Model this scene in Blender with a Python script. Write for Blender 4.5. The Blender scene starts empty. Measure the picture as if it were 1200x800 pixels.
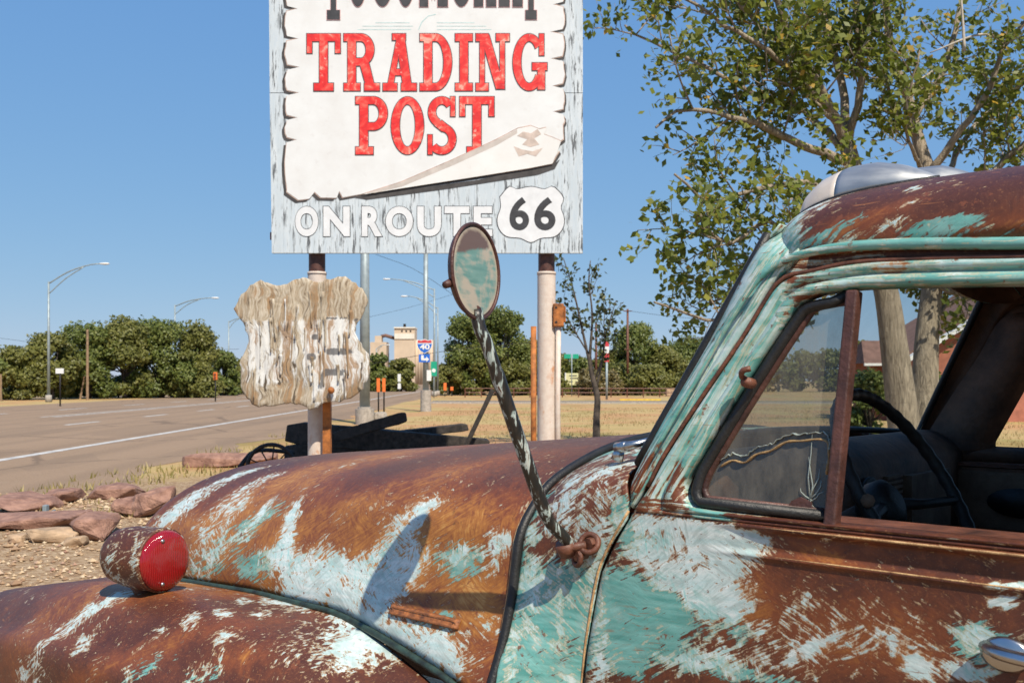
import bpy, bmesh, math, random
import numpy as np
from mathutils import Vector, Matrix, noise as mnoise
R = math.radians
random.seed(7)
rng = np.random.default_rng(11)
scene = bpy.context.scene
C = scene.collection

# ---------------------------------------------------------------- camera, sky, sun, exposure
CAM_H = 1.65
cam_d = bpy.data.cameras.new('camera')
cam = bpy.data.objects.new('camera', cam_d)
C.objects.link(cam)
cam.location = (0, 0, CAM_H)
cam.rotation_euler = (R(90), 0, 0)
cam_d.sensor_width = 36.0
cam_d.lens = 35.01
cam_d.shift_y = 46.0 / 1200.0
cam_d.clip_start = 0.05
cam_d.clip_end = 4000
cam_d.dof.use_dof = True
cam_d.dof.focus_distance = 2.7
cam_d.dof.aperture_fstop = 11.0
scene.camera = cam

SUN_TRAVEL = Vector((-0.215, 0.511, -0.66)).normalized()
SUN_ELEV = math.asin(-SUN_TRAVEL.z)
SUN_AZ = math.atan2(-SUN_TRAVEL.x, -SUN_TRAVEL.y)
world = bpy.data.worlds.new('World')
scene.world = world
world.use_nodes = True
wn = world.node_tree
bg = wn.nodes['Background']
sky = wn.nodes.new('ShaderNodeTexSky')
sky.sky_type = 'NISHITA'
sky.sun_disc = False
sky.sun_elevation = SUN_ELEV
sky.sun_rotation = SUN_AZ
sky.altitude = 0
sky.air_density = 1.0
sky.dust_density = 0.0
sky.ozone_density = 10.0
# photographic response of the whole sky: its contrast is compressed, channel by channel, the same in every direction
sep_ = wn.nodes.new('ShaderNodeSeparateColor'); com_ = wn.nodes.new('ShaderNodeCombineColor')
wn.links.new(sky.outputs[0], sep_.inputs[0])
for i_, (p_, a_) in enumerate(((.57, 1.64), (.39, 2.62), (.15, 5.35))):
    pw_ = wn.nodes.new('ShaderNodeMath'); pw_.operation = 'POWER'; pw_.inputs[1].default_value = p_
    ml_ = wn.nodes.new('ShaderNodeMath'); ml_.operation = 'MULTIPLY'; ml_.inputs[1].default_value = a_
    wn.links.new(sep_.outputs[i_], pw_.inputs[0]); wn.links.new(pw_.outputs[0], ml_.inputs[0]); wn.links.new(ml_.outputs[0], com_.inputs[i_])
wn.links.new(com_.outputs[0], bg.inputs[0])
bg.inputs[1].default_value = 0.082
sun_d = bpy.data.lights.new('sun', 'SUN')
sun_d.energy = 5.0
sun_d.angle = R(0.53)
sun_d.color = (1.0, 0.90, 0.75)
sun = bpy.data.objects.new('sun', sun_d)
C.objects.link(sun)
sun.rotation_euler = SUN_TRAVEL.to_track_quat('-Z', 'Y').to_euler()
sun.location = (3, -8, 12)
vs = scene.view_settings
vs.view_transform = 'Standard'
vs.look = 'None'
vs.exposure = 0.3
vs.gamma = 1.0
vs.use_curve_mapping = False
scene.cycles.max_bounces = 8
scene.cycles.transparent_max_bounces = 12

# ---------------------------------------------------------------- helpers
def at(px, py, Y):
    return Vector(((px - 600) / 1167.0 * Y, Y, CAM_H - (py - 446) / 1167.0 * Y))

def tag(o, label=None, cat=None, group=None, kind=None):
    if label: o['label'] = label
    if cat: o['category'] = cat
    if group: o['group'] = group
    if kind: o['kind'] = kind
    return o

def empty(name, loc, label=None, cat=None, group=None, rz=0.0):
    o = bpy.data.objects.new(name, None)
    o.empty_display_size = 0.1
    C.objects.link(o)
    o.location = loc
    o.rotation_euler = (0, 0, rz)
    return tag(o, label, cat, group)

def mesh(name, verts, faces, mat, parent=None, smooth=True, loc=None):
    me = bpy.data.meshes.new(name)
    me.from_pydata([tuple(v) for v in verts], [], faces)
    me.update()
    if mat is not None:
        for m in (mat if isinstance(mat, (list, tuple)) else [mat]):
            me.materials.append(m)
    if smooth:
        me.polygons.foreach_set('use_smooth', [True] * len(me.polygons))
    o = bpy.data.objects.new(name, me)
    C.objects.link(o)
    if parent: o.parent = parent
    if loc is not None: o.location = loc
    return o

class MB:
    """collects simple solids into one mesh"""
    def __init__(s): s.v = []; s.f = []
    def add(s, v, f):
        n = len(s.v); s.v += [tuple(p) for p in v]; s.f += [tuple(i + n for i in q) for q in f]
        return s
    def box(s, a, b):
        x0, y0, z0 = a; x1, y1, z1 = b
        return s.add([(x0,y0,z0),(x1,y0,z0),(x1,y1,z0),(x0,y1,z0),(x0,y0,z1),(x1,y0,z1),(x1,y1,z1),(x0,y1,z1)],
              [(0,3,2,1),(4,5,6,7),(0,1,5,4),(1,2,6,5),(2,3,7,6),(3,0,4,7)])
    def bar(s, p, q, w, h, up=(0,0,1)):
        p = Vector(p); q = Vector(q); d = (q - p).normalized()
        u = Vector(up); sx = d.cross(u)
        if sx.length < 1e-4: sx = d.cross(Vector((1,0,0)))
        sx.normalize(); sy = sx.cross(d)
        v = []
        for e in (p, q):
            for a, b in ((-1,-1),(1,-1),(1,1),(-1,1)):
                v.append(e + sx * a * w / 2 + sy * b * h / 2)
        return s.add(v, [(0,1,2,3),(7,6,5,4),(0,4,5,1),(1,5,6,2),(2,6,7,3),(3,7,4,0)])
    def tube(s, pts, r, seg=8, cap=True, flat=1.0):
        pts = [Vector(p) for p in pts]; n = len(pts)
        rs = r if isinstance(r, (list, tuple)) else [r] * n
        v = []; f = []
        ref = Vector((0, 0, 1))
        d0 = (pts[1] - pts[0]).normalized()
        if abs(d0.dot(ref)) > .9: ref = Vector((1, 0, 0))
        a = d0.cross(ref).normalized()
        for i in range(n):
            d = (pts[min(i+1, n-1)] - pts[max(i-1, 0)]).normalized()
            a = (a - d * a.dot(d)).normalized()
            b = d.cross(a)
            for k in range(seg):
                t = 2 * math.pi * k / seg
                v.append(pts[i] + (a * math.cos(t) + b * math.sin(t) * flat) * rs[i])
        for i in range(n - 1):
            for k in range(seg):
                k2 = (k + 1) % seg
                f.append((i*seg+k, i*seg+k2, (i+1)*seg+k2, (i+1)*seg+k))
        if cap:
            f.append(tuple(range(seg))[::-1]); f.append(tuple((n-1)*seg + k for k in range(seg)))
        return s.add(v, f)
    def lathe(s, prof, seg, fn):
        """prof: (r, h) list, fn maps local (x,y,z) to target"""
        v = []; f = []; n = len(prof)
        for r, h in prof:
            for k in range(seg):
                t = 2 * math.pi * k / seg
                v.append(fn(r * math.cos(t), r * math.sin(t), h))
        for i in range(n - 1):
            for k in range(seg):
                k2 = (k + 1) % seg
                f.append((i*seg+k, i*seg+k2, (i+1)*seg+k2, (i+1)*seg+k))
        f.append(tuple(range(seg))[::-1]); f.append(tuple((n-1)*seg + k for k in range(seg)))
        return s.add(v, f)
    def build(s, name, mat, parent=None, smooth=False, loc=None):
        return mesh(name, s.v, s.f, mat, parent, smooth, loc)

def sharp(o, deg=35):
    me = o.data
    bm = bmesh.new(); bm.from_mesh(me)
    bmesh.ops.recalc_face_normals(bm, faces=bm.faces)
    for e in bm.edges:
        if len(e.link_faces) == 2 and e.calc_face_angle(0) > R(deg): e.smooth = False
    for f in bm.faces: f.smooth = True
    bm.to_mesh(me); bm.free()
    return o

def bevel(o, w=.004, seg=2):
    m = o.modifiers.new('bevel', 'BEVEL'); m.width = w; m.segments = seg; m.limit_method = 'ANGLE'
    return o

def cr(pts, n):
    """Catmull-Rom resample of a polyline, n points by arc length"""
    P = [Vector(p) for p in pts]
    out = []
    for i in range(len(P) - 1):
        p0 = P[i-1] if i > 0 else P[i] * 2 - P[i+1]
        p1, p2 = P[i], P[i+1]
        p3 = P[i+2] if i + 2 < len(P) else P[i+1] * 2 - P[i]
        for k in range(12):
            t = k / 12
            out.append(.5 * ((2*p1) + (p2-p0)*t + (2*p0-5*p1+4*p2-p3)*t*t + (3*p1-p0-3*p2+p3)*t**3))
    out.append(P[-1])
    L = [0]
    for i in range(1, len(out)): L.append(L[-1] + (out[i]-out[i-1]).length)
    res = []; j = 0
    for k in range(n):
        s = L[-1] * k / (n - 1)
        while j < len(L) - 2 and L[j+1] < s: j += 1
        a = (s - L[j]) / max(1e-9, L[j+1] - L[j])
        res.append(out[j].lerp(out[j+1], min(1, max(0, a))))
    return res

def interp(x, xs, ys):
    return float(np.interp(x, xs, ys))

def sstep(a, b, x):
    t = min(1, max(0, (x - a) / (b - a))); return t * t * (3 - 2 * t)

# ---------------------------------------------------------------- materials
class NT:
    def __init__(s, name):
        s.m = bpy.data.materials.new(name); s.m.use_nodes = True
        s.t = s.m.node_tree; s.b = s.t.nodes['Principled BSDF']; s.out = s.t.nodes['Material Output']
    def n(s, typ, **kw):
        o = s.t.nodes.new('ShaderNode' + typ)
        for k, v in kw.items(): setattr(o, k, v)
        return o
    def l(s, a, b): s.t.links.new(a, b)
    def set(s, sock, val):
        if isinstance(val, bpy.types.NodeSocket): s.l(val, sock)
        else: sock.default_value = val
    def coord(s, kind='Object'): return s.n('TexCoord').outputs[kind]
    def mapping(s, vec, loc=(0,0,0), rot=(0,0,0), sc=(1,1,1)):
        m = s.n('Mapping'); s.l(vec, m.inputs[0])
        m.inputs['Location'].default_value = loc; m.inputs['Rotation'].default_value = rot; m.inputs['Scale'].default_value = sc
        return m.outputs[0]
    def noise(s, vec, scale, detail=4, rough=.55, dist=0.0):
        k = s.n('TexNoise'); s.l(vec, k.inputs['Vector'])
        k.inputs['Scale'].default_value = scale; k.inputs['Detail'].default_value = detail
        k.inputs['Roughness'].default_value = rough; k.inputs['Distortion'].default_value = dist
        return k.outputs['Fac']
    def math(s, op, a, b=0.0, clamp=False):
        k = s.n('Math', operation=op); k.use_clamp = clamp
        s.set(k.inputs[0], a); s.set(k.inputs[1], b)
        return k.outputs[0]
    def rng(s, v, a, b, c=0.0, d=1.0, smooth=False):
        k = s.n('MapRange'); k.interpolation_type = 'SMOOTHSTEP' if smooth else 'LINEAR'
        s.set(k.inputs['Value'], v); s.set(k.inputs['From Min'], a); s.set(k.inputs['From Max'], b)
        s.set(k.inputs['To Min'], c); s.set(k.inputs['To Max'], d)
        return k.outputs[0]
    def mix(s, f, a, b, mode='MIX'):
        k = s.n('Mix', data_type='RGBA', blend_type=mode)
        s.set(k.inputs['Factor'], f)
        for sock, v in ((k.inputs['A'], a), (k.inputs['B'], b)):
            pass
        A = [i for i in k.inputs if i.identifier == 'A_Color'][0]; B = [i for i in k.inputs if i.identifier == 'B_Color'][0]
        for sock, v in ((A, a), (B, b)):
            if isinstance(v, bpy.types.NodeSocket): s.l(v, sock)
            else: sock.default_value = (*v, 1) if len(v) == 3 else v
        return [o for o in k.outputs if o.identifier == 'Result_Color'][0]
    def ramp(s, f, stops):
        k = s.n('ValToRGB'); s.l(f, k.inputs[0])
        e = k.color_ramp.elements
        while len(e) < len(stops): e.new(0.5)
        for i, (p, c) in enumerate(stops):
            e[i].position = p; e[i].color = (*c, 1)
        return k.outputs[0]
    def bump(s, h, strength=.3, dist=.01, prev=None):
        k = s.n('Bump'); s.l(h, k.inputs['Height'])
        k.inputs['Strength'].default_value = strength; k.inputs['Distance'].default_value = dist
        if prev is not None: s.l(prev, k.inputs['Normal'])
        return k.outputs[0]
    def attr(s, name):
        k = s.n('Attribute'); k.attribute_name = name; return k.outputs['Fac']
    def fin(s, col=None, rough=None, metal=None, normal=None, spec=None):
        b = s.b
        if col is not None:
            if isinstance(col, bpy.types.NodeSocket): s.l(col, b.inputs['Base Color'])
            else: b.inputs['Base Color'].default_value = (*col, 1)
        if rough is not None: s.set(b.inputs['Roughness'], rough)
        if metal is not None: s.set(b.inputs['Metallic'], metal)
        if spec is not None: s.set(b.inputs['Specular IOR Level'], spec)
        if normal is not None: s.l(normal, b.inputs['Normal'])
        return s.m

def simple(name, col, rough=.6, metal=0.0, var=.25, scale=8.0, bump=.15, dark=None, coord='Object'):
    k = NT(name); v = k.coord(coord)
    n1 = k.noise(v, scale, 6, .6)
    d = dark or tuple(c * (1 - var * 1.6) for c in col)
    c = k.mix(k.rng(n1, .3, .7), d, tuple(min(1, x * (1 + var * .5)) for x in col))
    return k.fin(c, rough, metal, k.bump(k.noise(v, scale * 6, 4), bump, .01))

# --- brushed, peeling paint over rust (the truck)
def paint_mat(name, gloss=.36, angs=(28, -32, 72), wst=(.36, .28, .36), long=14, warp=.05):
    k = NT(name); v = k.coord()
    # strokes: three stretched noises, chosen by a broad one
    dist = k.n('TexNoise'); k.l(v, dist.inputs['Vector']); dist.inputs['Scale'].default_value = 5.0; dist.inputs['Detail'].default_value = 3
    dv = k.n('VectorMath', operation='SUBTRACT'); k.l(dist.outputs['Color'], dv.inputs[0]); dv.inputs[1].default_value = (.5,.5,.5)
    ds = k.n('VectorMath', operation='SCALE'); k.l(dv.outputs[0], ds.inputs[0]); ds.inputs['Scale'].default_value = warp
    va = k.n('VectorMath', operation='ADD'); k.l(v, va.inputs[0]); k.l(ds.outputs[0], va.inputs[1])
    w = va.outputs[0]
    st = []
    for ang, seed in zip(angs, (0, 3.3, 7.1)):
        r = k.mapping(w, rot=(0, R(ang), 0))
        m = k.mapping(r, loc=(seed, seed, seed), sc=(long, 45, 150))
        st.append(k.rng(k.noise(m, 1.0, 4, .62), .28, .72))
    sel = k.noise(v, 4.2, 2)
    s1 = k.mix(k.rng(sel, .44, .5, smooth=True), st[0], st[1])
    strokes = k.mix(k.rng(sel, .56, .62, smooth=True), s1, st[2])
    blot = k.rng(k.noise(w, 11, 6, .62), .28, .72)
    fine = k.rng(k.noise(w, 48, 7, .72, .4), .3, .7)
    h = k.math('ADD', k.math('MULTIPLY', strokes, wst[0]), k.math('ADD', k.math('MULTIPLY', blot, wst[1]), k.math('MULTIPLY', fine, wst[2])))
    h = k.rng(h, .26, .74, .02, .98)
    aw, atl, ao = k.math('MINIMUM', k.attr('white'), .80), k.math('MINIMUM', k.attr('teal'), .90), k.attr('orange')
    thin = k.rng(k.math('ADD', k.math('MULTIPLY', k.noise(k.mapping(w, loc=(1,6,2)), 16, 6, .7), .6), k.math('MULTIPLY', strokes, .4)), .38, .68, .55, 1.0)
    mw = k.rng(k.math('SUBTRACT', aw, h), -.03, .16, smooth=True)
    fw = k.rng(k.math('SUBTRACT', aw, h), -.16, .05, smooth=True)
    blot2 = k.rng(k.noise(k.mapping(w, loc=(4,4,4)), 7.5, 6, .65), .28, .72)
    h2 = k.rng(k.math('ADD', k.math('MULTIPLY', st[1], .42), k.math('ADD', k.math('MULTIPLY', blot2, .38), k.math('MULTIPLY', fine, .20))), .2, .8, .02, .98)
    mt = k.rng(k.math('SUBTRACT', atl, h2), -.03, .16, smooth=True)
    # rust
    rb = k.noise(w, 6, 8, .68)
    rn = k.math('ADD', k.math('ADD', k.math('MULTIPLY', k.rng(rb, .25, .75), .34), k.math('MULTIPLY', strokes, k.math('MULTIPLY', ao, .42))), k.math('ADD', k.math('MULTIPLY', k.math('SUBTRACT', fine, .5), .16), k.math('MULTIPLY', ao, .44)))
    rust = k.ramp(rn, [(0.0, (.040,.014,.012)), (.3, (.090,.030,.017)), (.52, (.175,.052,.020)), (.76, (.36,.145,.032)), (1.0, (.54,.30,.095))])
    speck = k.rng(k.noise(v, 160, 3, .7), .58, .72)
    rust = k.mix(k.math('MULTIPLY', speck, .35), rust, (.42,.19,.07))
    pit = k.rng(k.noise(k.mapping(v, loc=(9,2,5)), 55, 5, .7), .60, .74)
    rust = k.mix(k.math('MULTIPLY', pit, .5), rust, (.03,.014,.012))
    tn = k.noise(k.mapping(w, rot=(0, R(angs[0]), 0), sc=(8, 20, 70)), 1.0, 4)
    teal = k.mix(k.rng(tn, .35, .65), (.085,.31,.275), (.20,.455,.41))
    tn2 = k.rng(k.noise(v, 14, 5), .55, .75)
    teal = k.mix(k.math('MULTIPLY', tn2, .5), teal, (.42,.56,.53))
    col = k.mix(k.math('MULTIPLY', mt, k.rng(thin, .55, 1, .8, 1)), rust, teal)
    fringe = k.mix(k.rng(fine, .2, .8), (.55,.36,.16), (.68,.57,.40))
    col = k.mix(k.math('MULTIPLY', k.math('MULTIPLY', fw, k.math('SUBTRACT', 1.0, mw)), .7), col, fringe)
    wn_ = k.noise(k.mapping(w, rot=(0, R(angs[1]), 0), sc=(9, 30, 90)), 1.0, 4)
    white = k.mix(k.rng(wn_, .38, .62), (.52,.64,.63), (.70,.73,.70))
    tstreak = k.math('MULTIPLY', k.rng(st[2], .62, .8), k.rng(atl, .1, .6))
    white = k.mix(tstreak, white, (.30,.60,.58))
    tw_ = k.rng(k.math('ADD', k.noise(k.mapping(w, loc=(6,3,9)), 9, 6, .7), k.math('MULTIPLY', st[0], .25)), .62, .76, 0, .75)
    white = k.mix(k.math('MULTIPLY', tw_, k.rng(atl, .05, .35, .35, 1)), white, teal)
    white = k.mix(k.rng(thin, .55, .95, .45, 0), white, (.30,.47,.44))
    col = k.mix(k.math('MULTIPLY', mw, k.rng(thin, .55, .75, .8, 1)), col, white)
    # scratches through paint down to rust
    scr = k.math('MULTIPLY', k.rng(k.noise(k.mapping(w, rot=(0, R(angs[2] - 18), 0), loc=(2,1,6), sc=(14, 40, 210)), 1.0, 2), .66, .72), k.rng(k.noise(v, 3.1, 2), .5, .62))
    col = k.mix(k.math('MULTIPLY', scr, .8), col, (.26,.10,.035))
    chips = k.rng(k.noise(k.mapping(v, loc=(3,8,1)), 34, 6, .68), .62, .66)
    col = k.mix(k.math('MULTIPLY', chips, .85), col, (.17,.055,.025))
    painted = k.math('MAXIMUM', mt, mw)
    rough = k.rng(k.math('ADD', k.math('MULTIPLY', painted, -.12), k.math('MULTIPLY', rb, .25)), -.2, .3, gloss - .05, gloss + .22)
    hgt = k.math('ADD', k.math('MULTIPLY', painted, .6), k.math('ADD', k.math('MULTIPLY', strokes, .25), k.math('MULTIPLY', fine, .25)))
    nb = k.bump(hgt, .45, .0026)
    nb = k.bump(k.math('MULTIPLY', pit, k.math('SUBTRACT', 1.0, painted)), .35, .0015, nb)
    nb = k.bump(k.noise(v, 3.2, 2), .12, .05, nb)
    return k.fin(col, rough, 0.0, nb, .34)

M = {}
M['paint'] = paint_mat('peeling_paint')
M['paint_pillar'] = paint_mat('peeling_pillar_paint', .34, (-58, -59.5, -57), (.70, .14, .16), 1.6, .012)
M['paint_rail'] = paint_mat('peeling_rail_paint', .34, (0, 1.5, -1.5), (.50, .27, .23), 3, .02)
M['rust'] = simple('rust_brown', (.17,.06,.032), .55, 0, .5, 14, .3)
M['rustorange'] = simple('rust_orange', (.45,.15,.03), .7, 0, .45, 12, .3)
M['darkrust'] = simple('rust_dark', (.09,.035,.025), .5, 0, .4, 20, .25)
M['rubber'] = simple('black_rubber', (.014,.014,.014), .5, 0, .3, 30, .2)
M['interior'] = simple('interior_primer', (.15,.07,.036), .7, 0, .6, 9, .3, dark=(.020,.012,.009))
M['liner'] = simple('pale_liner', (.17,.115,.075), .75, 0, .5, 7, .3, dark=(.075,.035,.018))
M['blackplastic'] = simple('black_bakelite', (.014,.012,.011), .58, 0, .3, 18, .15)
M['bead'] = simple('green_bead', (.03,.06,.045), .5, 0, .6, 22, .3, dark=(.012,.014,.01))
M['gold'] = simple('seam_cream', (.55,.36,.17), .6, 0, .5, 40, .3, dark=(.20,.08,.03))
M['chrome'] = simple('worn_chrome', (.50,.50,.50), .28, 1.0, .15, 12, .05)
M['concrete'] = simple('concrete', (.40,.36,.31), .9, 0, .25, 9, .4)
M['galv'] = simple('galvanised_steel', (.30,.36,.38), .5, .25, .18, 4, .1)
M['woodpole'] = simple('pole_wood', (.30,.20,.12), .9, 0, .3, 6, .3)
M['tanpole'] = simple('new_pole_wood', (.42,.25,.10), .9, 0, .25, 6, .3)
M['char'] = simple('charred_timber', (.045,.036,.030), .85, 0, .6, 14, 1.2, dark=(.010,.009,.008))
M['iron'] = simple('black_iron', (.02,.017,.016), .6, .2, .4, 20, .3)
M['orange'] = simple('orange_plastic', (.75,.17,.03), .5, 0, .15, 10, .05)
M['whitesign'] = simple('white_sign_face', (.72,.73,.72), .5, 0, .1, 10, .05)
M['bluesign'] = simple('blue_sign_face', (.015,.13,.55), .45, 0, .12, 10, .05)
M['redsign'] = simple('red_sign_face', (.55,.04,.05), .45, 0, .12, 10, .05)
M['greensign'] = simple('green_sign_face', (.01,.33,.20), .45, 0, .12, 10, .05)
M['yellowsign'] = simple('pale_yellow_board', (.68,.66,.36), .6, 0, .12, 6, .05)
M['yellowpaint'] = simple('yellow_kerb_paint', (.70,.47,.06), .7, 0, .2, 4, .1)
M['brick'] = simple('brick_red', (.38,.14,.09), .9, 0, .2, 3, .2)
M['roofbrown'] = simple('roof_brown', (.20,.11,.085), .9, 0, .25, 3, .2)
M['elev'] = simple('elevator_concrete', (.55,.44,.33), .9, 0, .12, .15, .05)
M['elevlite'] = simple('elevator_pale', (.70,.66,.58), .9, 0, .1, .2, .05)
M['redstone'] = simple('red_sandstone', (.31,.175,.125), .9, 0, .5, 7, 1.4, dark=(.15,.075,.055))
M['tanstone'] = simple('tan_sandstone', (.46,.32,.20), .9, 0, .35, 5, .6)
def bark_mat():
    k = NT('furrowed_bark'); v = k.coord()
    a = k.noise(k.mapping(v, sc=(9, 9, 1.6)), 1.5, 7, .7, 1.2); b = k.noise(v, 2.2, 5, .6); c2 = k.noise(k.mapping(v, sc=(3, 3, 9)), 1.2, 4, .6)
    c = k.ramp(a, [(.30, (.10,.08,.06)), (.46, (.27,.22,.16)), (.62, (.42,.35,.26)), (.75, (.50,.44,.34))])
    c = k.mix(k.rng(b, .5, .7, 0, .5), c, (.24,.20,.15)); c = k.mix(k.rng(c2, .62, .7, 0, .5), c, (.13,.10,.08))
    return k.fin(c, .95, 0, k.bump(a, 1.0, .05))
M['bark'] = bark_mat()
M['darkbark'] = simple('dark_bark', (.10,.08,.065), .95, 0, .4, 9, .7)
M['line'] = simple('road_line_paint', (.58,.56,.52), .7, 0, .3, 3, .1)

def make_glass(name, tint=(1,1,1), dirt=.25, dirtcol=(.35,.33,.28)):
    k = NT(name)
    v = k.coord()
    gl = k.n('BsdfGlossy'); gl.inputs['Roughness'].default_value = .03
    tr = k.n('BsdfTransparent'); tr.inputs[0].default_value = (*tint, 1)
    fr = k.n('Fresnel'); fr.inputs[0].default_value = 1.5
    m1 = k.n('MixShader'); k.l(fr.outputs[0], m1.inputs[0]); k.l(tr.outputs[0], m1.inputs[1]); k.l(gl.outputs[0], m1.inputs[2])
    df = k.n('BsdfDiffuse'); df.inputs[0].default_value = (*dirtcol, 1)
    nz = k.noise(k.mapping(v, sc=(6, 6, 2.2)), 4, 7, .7)
    m2 = k.n('MixShader'); k.l(k.rng(nz, .35, .8, dirt * .25, dirt), m2.inputs[0]); k.l(m1.outputs[0], m2.inputs[1]); k.l(df.outputs[0], m2.inputs[2])
    k.l(m2.outputs[0], k.out.inputs[0])
    return k.m
M['ventglass'] = make_glass('dusty_vent_glass', (.66,.70,.68), .52, (.28,.25,.20))
M['glass'] = make_glass('windscreen_glass', (.86,.90,.88), .10)

def lens_mat():
    k = NT('red_lens'); v = k.coord()
    w = k.n('TexWave'); k.l(k.mapping(v, sc=(1, 1, 1)), w.inputs['Vector'])
    w.bands_direction = 'Y'; w.inputs['Scale'].default_value = 50
    n = k.bump(w.outputs['Fac'], .4, .004)
    b = k.b; b.inputs['Base Color'].default_value = (.40,.006,.010,1); b.inputs['Roughness'].default_value = .10
    b.inputs['Transmission Weight'].default_value = .35; b.inputs['Coat Weight'].default_value = .6
    k.l(n, b.inputs['Normal'])
    return k.m
M['lens'] = lens_mat()

def mirror_mat():
    k = NT('teal_brown_mirror_face'); v = k.coord()
    n = k.noise(v, 9, 6, .6, .6); f = k.noise(k.mapping(v, rot=(0, R(30), 0), sc=(20, 20, 90)), 1, 4)
    a = k.attr('brown')
    c = k.mix(k.rng(f, .35, .7), (.12,.24,.20), (.19,.32,.27))
    c = k.mix(k.rng(k.math('ADD', n, k.math('MULTIPLY', f, .3)), .60, .72), c, (.42,.36,.27))
    c = k.mix(k.rng(k.math('ADD', a, k.math('MULTIPLY', k.math('SUBTRACT', n, .5), .9)), .42, .56), c, (.14,.085,.06))
    c = k.mix(k.rng(k.math('ADD', k.attr('edge'), k.math('MULTIPLY', n, .4)), 1.02, 1.12), c, (.46,.38,.27))
    return k.fin(c, .35, 0, k.bump(f, .1, .002))
M['mirror'] = mirror_mat()

def arm_mat():
    k = NT('flaking_arm_paint'); v = k.coord()
    n = k.noise(k.mapping(v, rot=(R(22), R(8), 0), sc=(70, 70, 13)), 1.0, 5, .6, .8)
    c = k.ramp(n, [(.40, (.012,.012,.011)), (.54, (.032,.024,.018)), (.575, (.30,.37,.35)), (.63, (.48,.51,.47)), (.68, (.09,.045,.03))])
    return k.fin(c, .4, 0, k.bump(n, .4, .002))
M['arm'] = arm_mat()

def fairing_mat():
    k = NT('dulled_steel'); v = k.coord()
    n = k.noise(k.mapping(v, sc=(6, 30, 30)), 1, 5)
    c = k.mix(k.rng(n, .3, .7), (.30,.31,.32), (.52,.52,.50))
    return k.fin(c, k.rng(n, .3, .7, .32, .52), .7, k.bump(n, .06, .002))
M['fairing'] = fairing_mat()

def post_mat():
    k = NT('cream_post_paint'); v = k.coord()
    n = k.noise(k.mapping(v, sc=(5, 5, 2)), 1.2, 7, .68); n2 = k.noise(v, 14, 6, .7)
    c = k.mix(k.rng(n2, .35, .65), (.54,.44,.37), (.62,.55,.48))
    c = k.mix(k.rng(n, .58, .70), c, (.45,.17,.04))
    return k.fin(c, .65, 0, k.bump(n2, .25, .01))
M['post'] = post_mat()

def board_mat():
    k = NT('weathered_blue_white_boards'); v = k.coord()
    s = k.noise(k.mapping(v, sc=(9, 9, 1.1)), 1, 7, .7)
    s2 = k.noise(k.mapping(v, loc=(3,0,7), sc=(30, 30, 3.5)), 1, 5, .65)
    c = k.mix(k.rng(s, .3, .7), (.42,.49,.54), (.58,.63,.66))
    c = k.mix(k.math('MULTIPLY', k.rng(s2, .51, .58), k.rng(s, .43, .54)), c, (.09,.10,.11))
    c = k.mix(k.math('MULTIPLY', k.rng(s2, .44, .40), .35), c, (.40,.48,.56))
    sep = k.n('SeparateXYZ'); k.l(v, sep.inputs[0])
    fx = k.math('FRACT', k.math('MULTIPLY', sep.outputs[0], 3.6))
    gr = k.rng(fx, 0, .02, 1, 0)
    c = k.mix(k.math('MULTIPLY', gr, .55), c, (.14,.16,.18))
    return k.fin(c, .7, 0, k.bump(s2, .2, .01))
M['board'] = board_mat()

def parch_mat(name, a, b, stain):
    k = NT(name); v = k.coord()
    n = k.noise(v, 3.2, 6, .62); n2 = k.noise(v, 9, 5, .6)
    c = k.mix(k.rng(n, .35, .7), a, b)
    c = k.mix(k.rng(n2, .60, .78, 0, .4), c, stain)
    return k.fin(c, .6, 0)
M['parch'] = parch_mat('parchment_paint', (.66,.68,.685), (.60,.605,.60), (.46,.43,.42))
M['roll'] = parch_mat('parchment_roll_paint', (.68,.69,.68), (.63,.62,.60), (.53,.47,.44))
M['fold'] = simple('fold_line_paint', (.52,.38,.32), .7, 0, .3, 12, .0)
M['sgrey'] = simple('charcoal_letter_paint', (.035,.036,.042), .6, 0, .35, 12, .05)
M['soutline'] = simple('letter_outline_paint', (.07,.055,.06), .6, 0, .3, 12, .0)
M['swhite'] = simple('white_letter_paint', (.66,.68,.70), .6, 0, .08, 8, .0)
M['sblack'] = simple('black_painted_shadow', (.06,.055,.055), .7, 0, .4, 8, .0)
M['steal'] = simple('pale_teal_line_paint', (.45,.62,.62), .7, 0, .2, 8, 0)
def redletter():
    k = NT('red_letter_paint'); v = k.coord()
    n = k.noise(v, 7, 5, .6, .8); n2 = k.noise(k.mapping(v, loc=(5,5,5)), 14, 4, .6, .6)
    c = k.ramp(n, [(.34, (.50,.008,.010)), (.48, (.70,.018,.015)), (.58, (.80,.10,.07)), (.68, (.84,.36,.28))])
    c = k.mix(k.rng(n2, .62, .72, 0, .6), c, (.86,.55,.46))
    return k.fin(c, .5)
M['red'] = redletter()

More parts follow.
